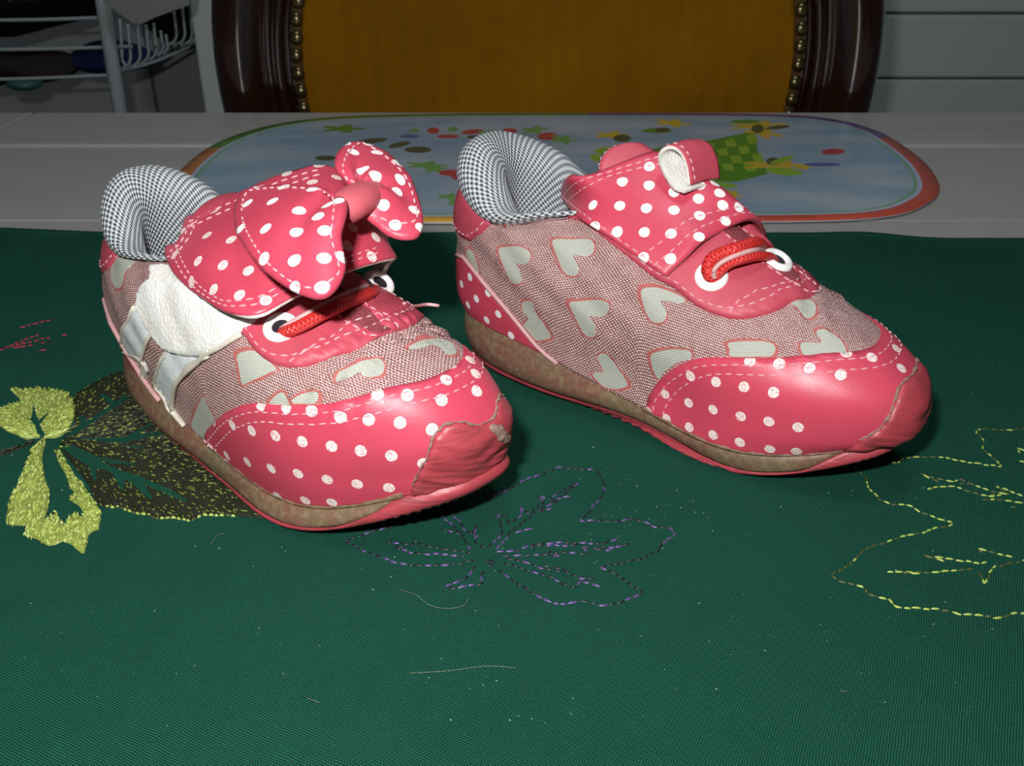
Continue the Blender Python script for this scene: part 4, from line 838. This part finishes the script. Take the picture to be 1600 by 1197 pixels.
# lace
lc=cord(A,'elastic_lace',[tow(A,443,527,.6),tow(A,452,524,2.8),tow(A,472,515,4.6),tow(A,505,497,6.),tow(A,540,480,6.5),tow(A,570,468,5.2),tow(A,584,462,3.),tow(A,591,455,.8)],1.8,A.root)
cord(A,'lace_edge',[tow(A,440,521,1.),tow(A,452,513,3.4),tow(A,480,497,6),tow(A,510,481,7.5),tow(A,545,464,7.6),tow(A,575,452,5.)],.8,lc,M['piping'])
q=[A.up.hit(A,*t) for t in ((548,445),(556,455),(572,468),(583,478))]
tube('loose_black_thread',A.loc(A.up.pos(q)+A.up.nrm(q)*np.array([3.,4.6,4.2,1.6])[:,None]),.00028,M['black'],A.root)
q=[A.up.hit(A,*t) for t in ((628,486),(640,482),(650,482))]; Pq=A.up.pos(q)+A.up.nrm(q)*1.4; Pq=np.vstack([Pq,L(668,482,62,2),L(686,484,62,2)])
tube('loose_pink_thread',A.loc(smooth_path(Pq,4)),.00045,M['thread'],A.root)

uv=A.up.hits(A,[(757,676),(763,669),(770,671),(777,670),(784,680),(787,690),(792,702),(785,700),(778,693),(773,692),(768,684)]); sc_=patch('scuffed_patch',A.up,smooth_path(uv,4,True),[M['scuff']],A.root,A,(),2.3,1.2,1.,.6,disp=lambda P,X,d:RNG.normal(0,.15,len(P))); sc_['label']='grey worn-through patch on the toe tip'
# ================================================================ embroidery on the cloth
def two_tone(name,c1,c2,sc=1.): return mat(name,c1,.45,.4,build=lambda n:n.color(n.mix(n.ramp(n.noise(n.geo(),380*sc,1),.46,.54),c1,c2)))
M['violet']=mat('violet_thread',(.11,.05,.20),.4,.4); M['dkthread']=mat('near_black_thread',(.010,.008,.02),.5)
M['lime']=mat('lime_thread',(.36,.45,.09),.35,.4); M['olive']=mat('dark_olive_thread',(.06,.075,.02),.5); M['red_t']=mat('crimson_thread',(.35,.02,.06),.5)
def stitch_paths(name,paths,mats,ratio,parent,w=.62,L=2.2,gap=.3,h=.3,jit=.5):
    Vs=[];Fs=[];Mi=[];n=0
    for q in paths:
        uv=resample(FC.uv(q),1.2); V,F,ID=dashes(FC.sf.pos(uv),FC.sf.nrm(uv),L,gap,w,h,.12,jit,random.uniform(0,1))
        if not len(V): continue
        col={}
        for f,i in zip(F,ID):
            if i not in col: col[i]=0 if random.random()<ratio else 1
            Fs.append(tuple(k+n for k in f)); Mi.append(col[i])
        Vs.append(V); n+=len(V)
    o=mesh(name,FC.loc(np.vstack(Vs)),Fs,mats,parent,Mi); o['kind']='stuff'; return o
e=lambda q:px(2.909,520,720,q)
purple=[e(q) for q in [
 [(675,155),(720,190),(735,165),(790,150),(860,105),(960,65),(1030,42),(1110,50),(1200,50),(1230,110),(1235,150),(1210,185),(1170,240),(1125,290),(1200,290),(1290,295),(1360,280),(1440,300),(1460,318),(1530,325),(1555,355),(1490,395),(1470,430),(1400,460),(1300,480),(1210,500),(1290,535),(1350,580),(1415,610),(1310,660),(1220,675),(1120,655),(1020,670),(950,645),(860,590),(790,545),(740,495)],
 [(330,290),(230,320),(140,350),(50,380),(110,405),(190,445),(320,485),(450,490),(560,485),(650,465)],[(650,490),(610,550),(505,590),(560,600),(685,575),(665,550),(700,510)],
 [(410,255),(490,265),(540,295),(590,360),(640,430)],[(500,225),(570,280),(610,340),(635,350),(660,310),(645,350),(660,400),(700,415)],[(490,325),(560,345),(590,340)],
 [(700,415),(770,345),(750,260),(790,270),(800,310),(860,260),(850,225),(890,255),(960,200),(925,170),(985,190),(1115,105)],[(740,420),(800,350),(870,290),(930,245),(1010,230)],[(930,240),(1020,195),(1115,110)],[(820,345),(925,322)],[(985,205),(1040,180),(1100,178)],
 [(740,430),(850,420),(920,395),(1040,385),(1130,390),(1220,395),(1300,365)],[(760,450),(860,445),(960,440),(1040,455),(980,430),(1100,435),(1165,445),(1130,410),(1260,410),(1375,392)],[(890,410),(1010,395),(1050,405),(1150,392)],[(1180,420),(1270,420),(1300,395)],
 [(770,455),(880,480),(960,510),(1040,515),(1120,550),(1205,555)],[(770,475),(900,520),(1000,550),(1100,595),(1130,560),(1240,595)],[(950,495),(1020,500),(1080,530)],[(1130,565),(1190,585)],
 [(235,385),(290,385),(370,400),(365,375),(430,405),(560,420),(640,440)],[(280,410),(380,435),(480,440),(580,445),(640,455)],[(275,400),(330,412)],[(690,480),(715,465),(740,478),(700,492),(725,480),(738,465),(712,490)]]]
lf1=stitch_paths('embroidered_leaf',purple,[M['violet'],M['dkthread']],.4,tc); lf1['label']='leaf outline in purple and black running stitch'
e=lambda q:px(3.326,1250,640,q)
yel=[e(q) for q in [[(270,310),(340,370),(345,420),(420,490),(470,510),(570,515),(610,550),(680,570),(720,590),(790,600),(780,620),(700,635),(620,665),(520,680),(440,715),(330,750),(290,790),(240,840),(155,880),(200,915),(320,945),(345,985),(460,1010),(490,1050),(600,1058),(760,1065),(820,1092),(920,1090),(1010,1105),(1100,1085),(1300,1050),(1500,1060)],
 [(380,285),(440,290),(500,292),(550,265),(650,262),(760,268),(860,292),(940,300),(1040,315),(1000,270),(950,230),(945,180),(910,140),(920,120),(1000,122),(1100,130),(1250,110),(1400,140)],
 [(620,345),(700,370),(800,390),(830,375),(900,410),(990,440),(1090,460),(1010,410),(1060,430),(1164,470),(1300,500)],[(650,430),(720,415),(800,415),(880,440),(950,460),(1040,470)],[(630,350),(720,395)],[(930,485),(1030,485),(1120,495),(1300,520)],[(820,400),(900,400)],[(1080,520),(1164,528)],[(980,465),(1080,455)],
 [(1120,220),(1200,250),(1300,300)],[(1120,285),(1200,305)],[(1120,225),(1150,260)],[(430,870),(560,870),(700,868),(820,857),(910,845)],[(510,872),(620,872)],[(630,775),(700,790),(800,800),(930,820),(1000,800)],[(640,782),(720,800),(790,830)],[(915,740),(1000,765),(1120,795)],[(915,745),(980,778)],[(930,860),(955,930),(980,870),(1010,835),(1080,820),(1164,805),(1300,800)],[(940,890),(965,900)]]]
lf2=stitch_paths('embroidered_leaf',yel,[M['lime'],M['olive']],.58,tc); lf2['label']='leaf outline in lime running stitch'
# satin-stitched leaves at the left
e=lambda q:px(2.85,0,480,q)
def satin(name,polys,holes,mats,label,base,dens,ang,ratio=.9,w=.5,L=3.2,lift=.5):
    parts=[];V=[];F=[];Mi=[];n=0
    hs=[FC.uv(e(h)) for h in holes]; first=None
    root=None
    for q in polys:
        uv=FC.uv(e(q)); uv=smooth_path(uv,2,True)
        o=patch(name if root is None else 'leaf_ground',FC.sf,uv,[base,M['cloth']],tc if root is None else root,FC,[(h,1) for h in hs],lift,lift+.2,2.2,.6)
        if root is None: root=o
        lo=uv.min(0);hi=uv.max(0); P=RNG.uniform(lo,hi,(int((hi-lo).prod()*dens),2)); P=P[inside(uv,P)]
        for h in hs: P=P[~inside(h,P)]
        for p in P:
            a=ang(p)+random.gauss(0,.16); d=np.array([math.cos(a),math.sin(a)])*L*.5*random.uniform(.5,1.2); s=np.array([-d[1],d[0]])/np.linalg.norm(d)*w*.5
            z=zc(p[0]-700,p[1]-100)+lift; hgt=random.uniform(.15,.45); x,y=p[0]-700,p[1]-100
            V+=[(x-d[0],y-d[1],z-.1),(x+s[0],y+s[1],z+.02),(x-s[0],y-s[1],z+.02),(x+d[0],y+d[1],z-.1),(x,y,z+hgt)]
            m=0 if random.random()<ratio else 1
            F+=[(n,n+1,n+4),(n+1,n+3,n+4),(n+3,n+2,n+4),(n+2,n,n+4)]; Mi+=[m]*4; n+=5
    o=mesh('satin_stitches',FC.loc(np.array(V)),F,mats,root,Mi,smooth=False); o['kind']='stuff'; root['label']=label; return root
cl=FC.uv(e([(205,600)]))[0]
lightp=[[(-60,500),(0,470),(60,440),(100,435),(75,405),(45,370),(90,376),(150,370),(200,372),(250,380),(310,400),(340,460),(325,530),(280,590),(240,602),(210,600),(165,600),(120,610),(90,590),(40,575),(0,545),(-60,540)],
 [(210,605),(195,680),(200,760),(225,840),(215,920),(205,960),(250,920),(270,960),(300,980),(320,930),(370,945),(360,900),(310,870),(340,840),(280,800),(320,820),(290,750),(260,700),(250,650),(270,660),(320,740),(370,800),(410,860),(450,920),(440,1010),(400,1020),(380,1120),(330,1080),(280,1060),(230,1085),(170,1050),(110,1030),(120,990),(40,985),(35,930),(60,850),(120,740),(150,650)]]
vein1=[(150,440),(160,470),(168,500),(178,520),(230,482),(185,540),(190,565),(210,592),(186,604),(165,570),(160,545),(138,520),(148,500)]
rad=lambda p:math.atan2(p[1]-cl[1],p[0]-cl[0])
s1=satin('embroidered_leaf',lightp,[vein1],[M['lime'],mat('pale_lime_thread',(.60,.70,.24),.35,.4)],'solid lime satin-stitched leaf lobes',mat('lime_satin_ground',(.22,.27,.06),.5),1.5,rad,.7)
darkp=[[(340,400),(400,370),(450,340),(520,312),(600,300),(800,300),(1000,450),(1250,800),(1260,940),(1150,950),(1050,940),(900,940),(850,965),(780,950),(700,955),(660,938),(600,930),(530,905),(460,905),(420,860),(395,800),(330,720),(270,640),(300,610),(290,590),(340,540),(330,460)],[(-40,690),(-10,668),(60,655),(110,635),(160,612),(160,622),(90,655),(0,690)]]
veins=[[(290,592),(360,548),(352,505),(375,500),(395,530),(440,492),(500,455),(450,415),(462,400),(520,438),(565,405),(575,425),(500,478),(440,515),(390,560),(310,602)],
 [(300,602),(430,606),(560,598),(640,555),(675,533),(680,545),(620,585),(745,572),(745,583),(600,612),(560,625),(500,622),(400,614)],
 [(265,640),(330,640),(420,680),(480,720),(540,745),(620,770),(690,800),(760,828),(840,880),(830,887),(740,850),(650,812),(685,870),(670,876),(600,810),(560,785),(553,835),(540,830),(510,765),(470,742),(430,745),(437,790),(420,790),(400,730),(330,690)],
 [(420,684),(520,700),(610,715),(610,722),(500,716)],[(540,630),(640,642),(640,650),(560,642)]]
s2=satin('embroidered_leaf',darkp,veins,[mat('black_green_thread',(.016,.022,.006),.5,.25),mat('gold_olive_thread',(.20,.25,.04),.5,.25)],'dark olive velvet-like leaf half under the left shoe',mat('dark_leaf_ground',(.012,.014,.007),.8),1.3,rad,.84,.42,2.4,.7)
rim=[e(v) for v in ([(460,905),(530,905),(600,930),(660,938),(700,957),(780,950),(850,965),(900,940),(1060,942)],[(300,600),(430,604),(560,596),(640,555),(675,533)],[(265,640),(400,672),(500,700),(610,718)],[(480,722),(620,770),(700,768)],[(600,790),(700,830),(830,883)],[(340,590),(450,560),(600,530)],[(640,820),(760,830),(870,826)],[(400,560),(500,470),(560,410)],[(500,622),(570,640),(645,648)],[(620,590),(745,572)])]
st_=stitch_paths('edge_stitches',rim,[M['lime'],M['olive']],.75,s2,w=.5,L=1.5,gap=.25,h=.6)
red=[e(q) for q in [[(-30,225),(40,200),(100,195),(160,178),(240,160)],[(0,212),(60,185),(110,160),(200,125)],[(0,214),(50,196),(120,188)],[(70,185),(150,165),(190,150),(250,150)],[(-20,245),(10,240)],[(60,110),(130,95),(200,78),(280,68)],[(150,212),(210,205)],[(180,172),(240,170)],[(270,140),(310,130)]]]
lf4=stitch_paths('embroidered_leaf',red,[M['red_t'],M['dkthread']],.75,tc,w=.9); lf4['label']='faint crimson running stitches'
# lint, crumbs and stray fibres
V=[];F=[];n=0
spots=[(random.uniform(20,1580),random.uniform(560,1150)) for _ in range(230)]+[(random.gauss(1010,60),random.gauss(790,35)) for _ in range(60)]
for x,y in spots:
    p=on_z(x,y)[:2]*1000; r=random.choice([.06,.08,.11,.17])*random.uniform(.7,1.2); z=zc(p[0],p[1])+.15
    for k in range(4): a=k*math.pi/2+random.uniform(-.5,.5); V.append((p[0]+r*math.cos(a)*random.uniform(.6,1.5),p[1]+r*math.sin(a),z))
    V.append((p[0],p[1],z+r)); F+=[(n+k,n+(k+1)%4,n+4) for k in range(4)]; n+=5
lint=mesh('lint',FC.loc(np.array(V)),F,mat('pale_lint',(.55,.55,.48),.9),None); lint.location=tc.location; lint['kind']='stuff'; tag(lint,'tiny pale crumbs and lint scattered over the green cloth','lint')
def fibre(pts,r=.00006):
    P=np.array([on_z(x,y)[:2]*1000 for x,y in pts]); P=smooth_path(P,6); Z=zc(P[:,0],P[:,1])+.4; return tube_geo(FC.loc(np.column_stack([P,Z])),r,5)
V,F=join([fibre(q) for q in ([(625,930),(650,938),(672,955),(700,960),(725,955),(732,942)],[(640,1062),(700,1058),(760,1050),(805,1052)],[(330,858),(342,842),(352,840)],[(1310,1088),(1322,1090)],[(480,1100),(500,1108)])])
fb=mesh('stray_fibres',V,F,mat('pale_fibre',(.18,.21,.14),.9),None); fb.location=tc.location; fb['kind']='stuff'; tag(fb,'fine stray hairs lying on the green cloth in front','fibre')
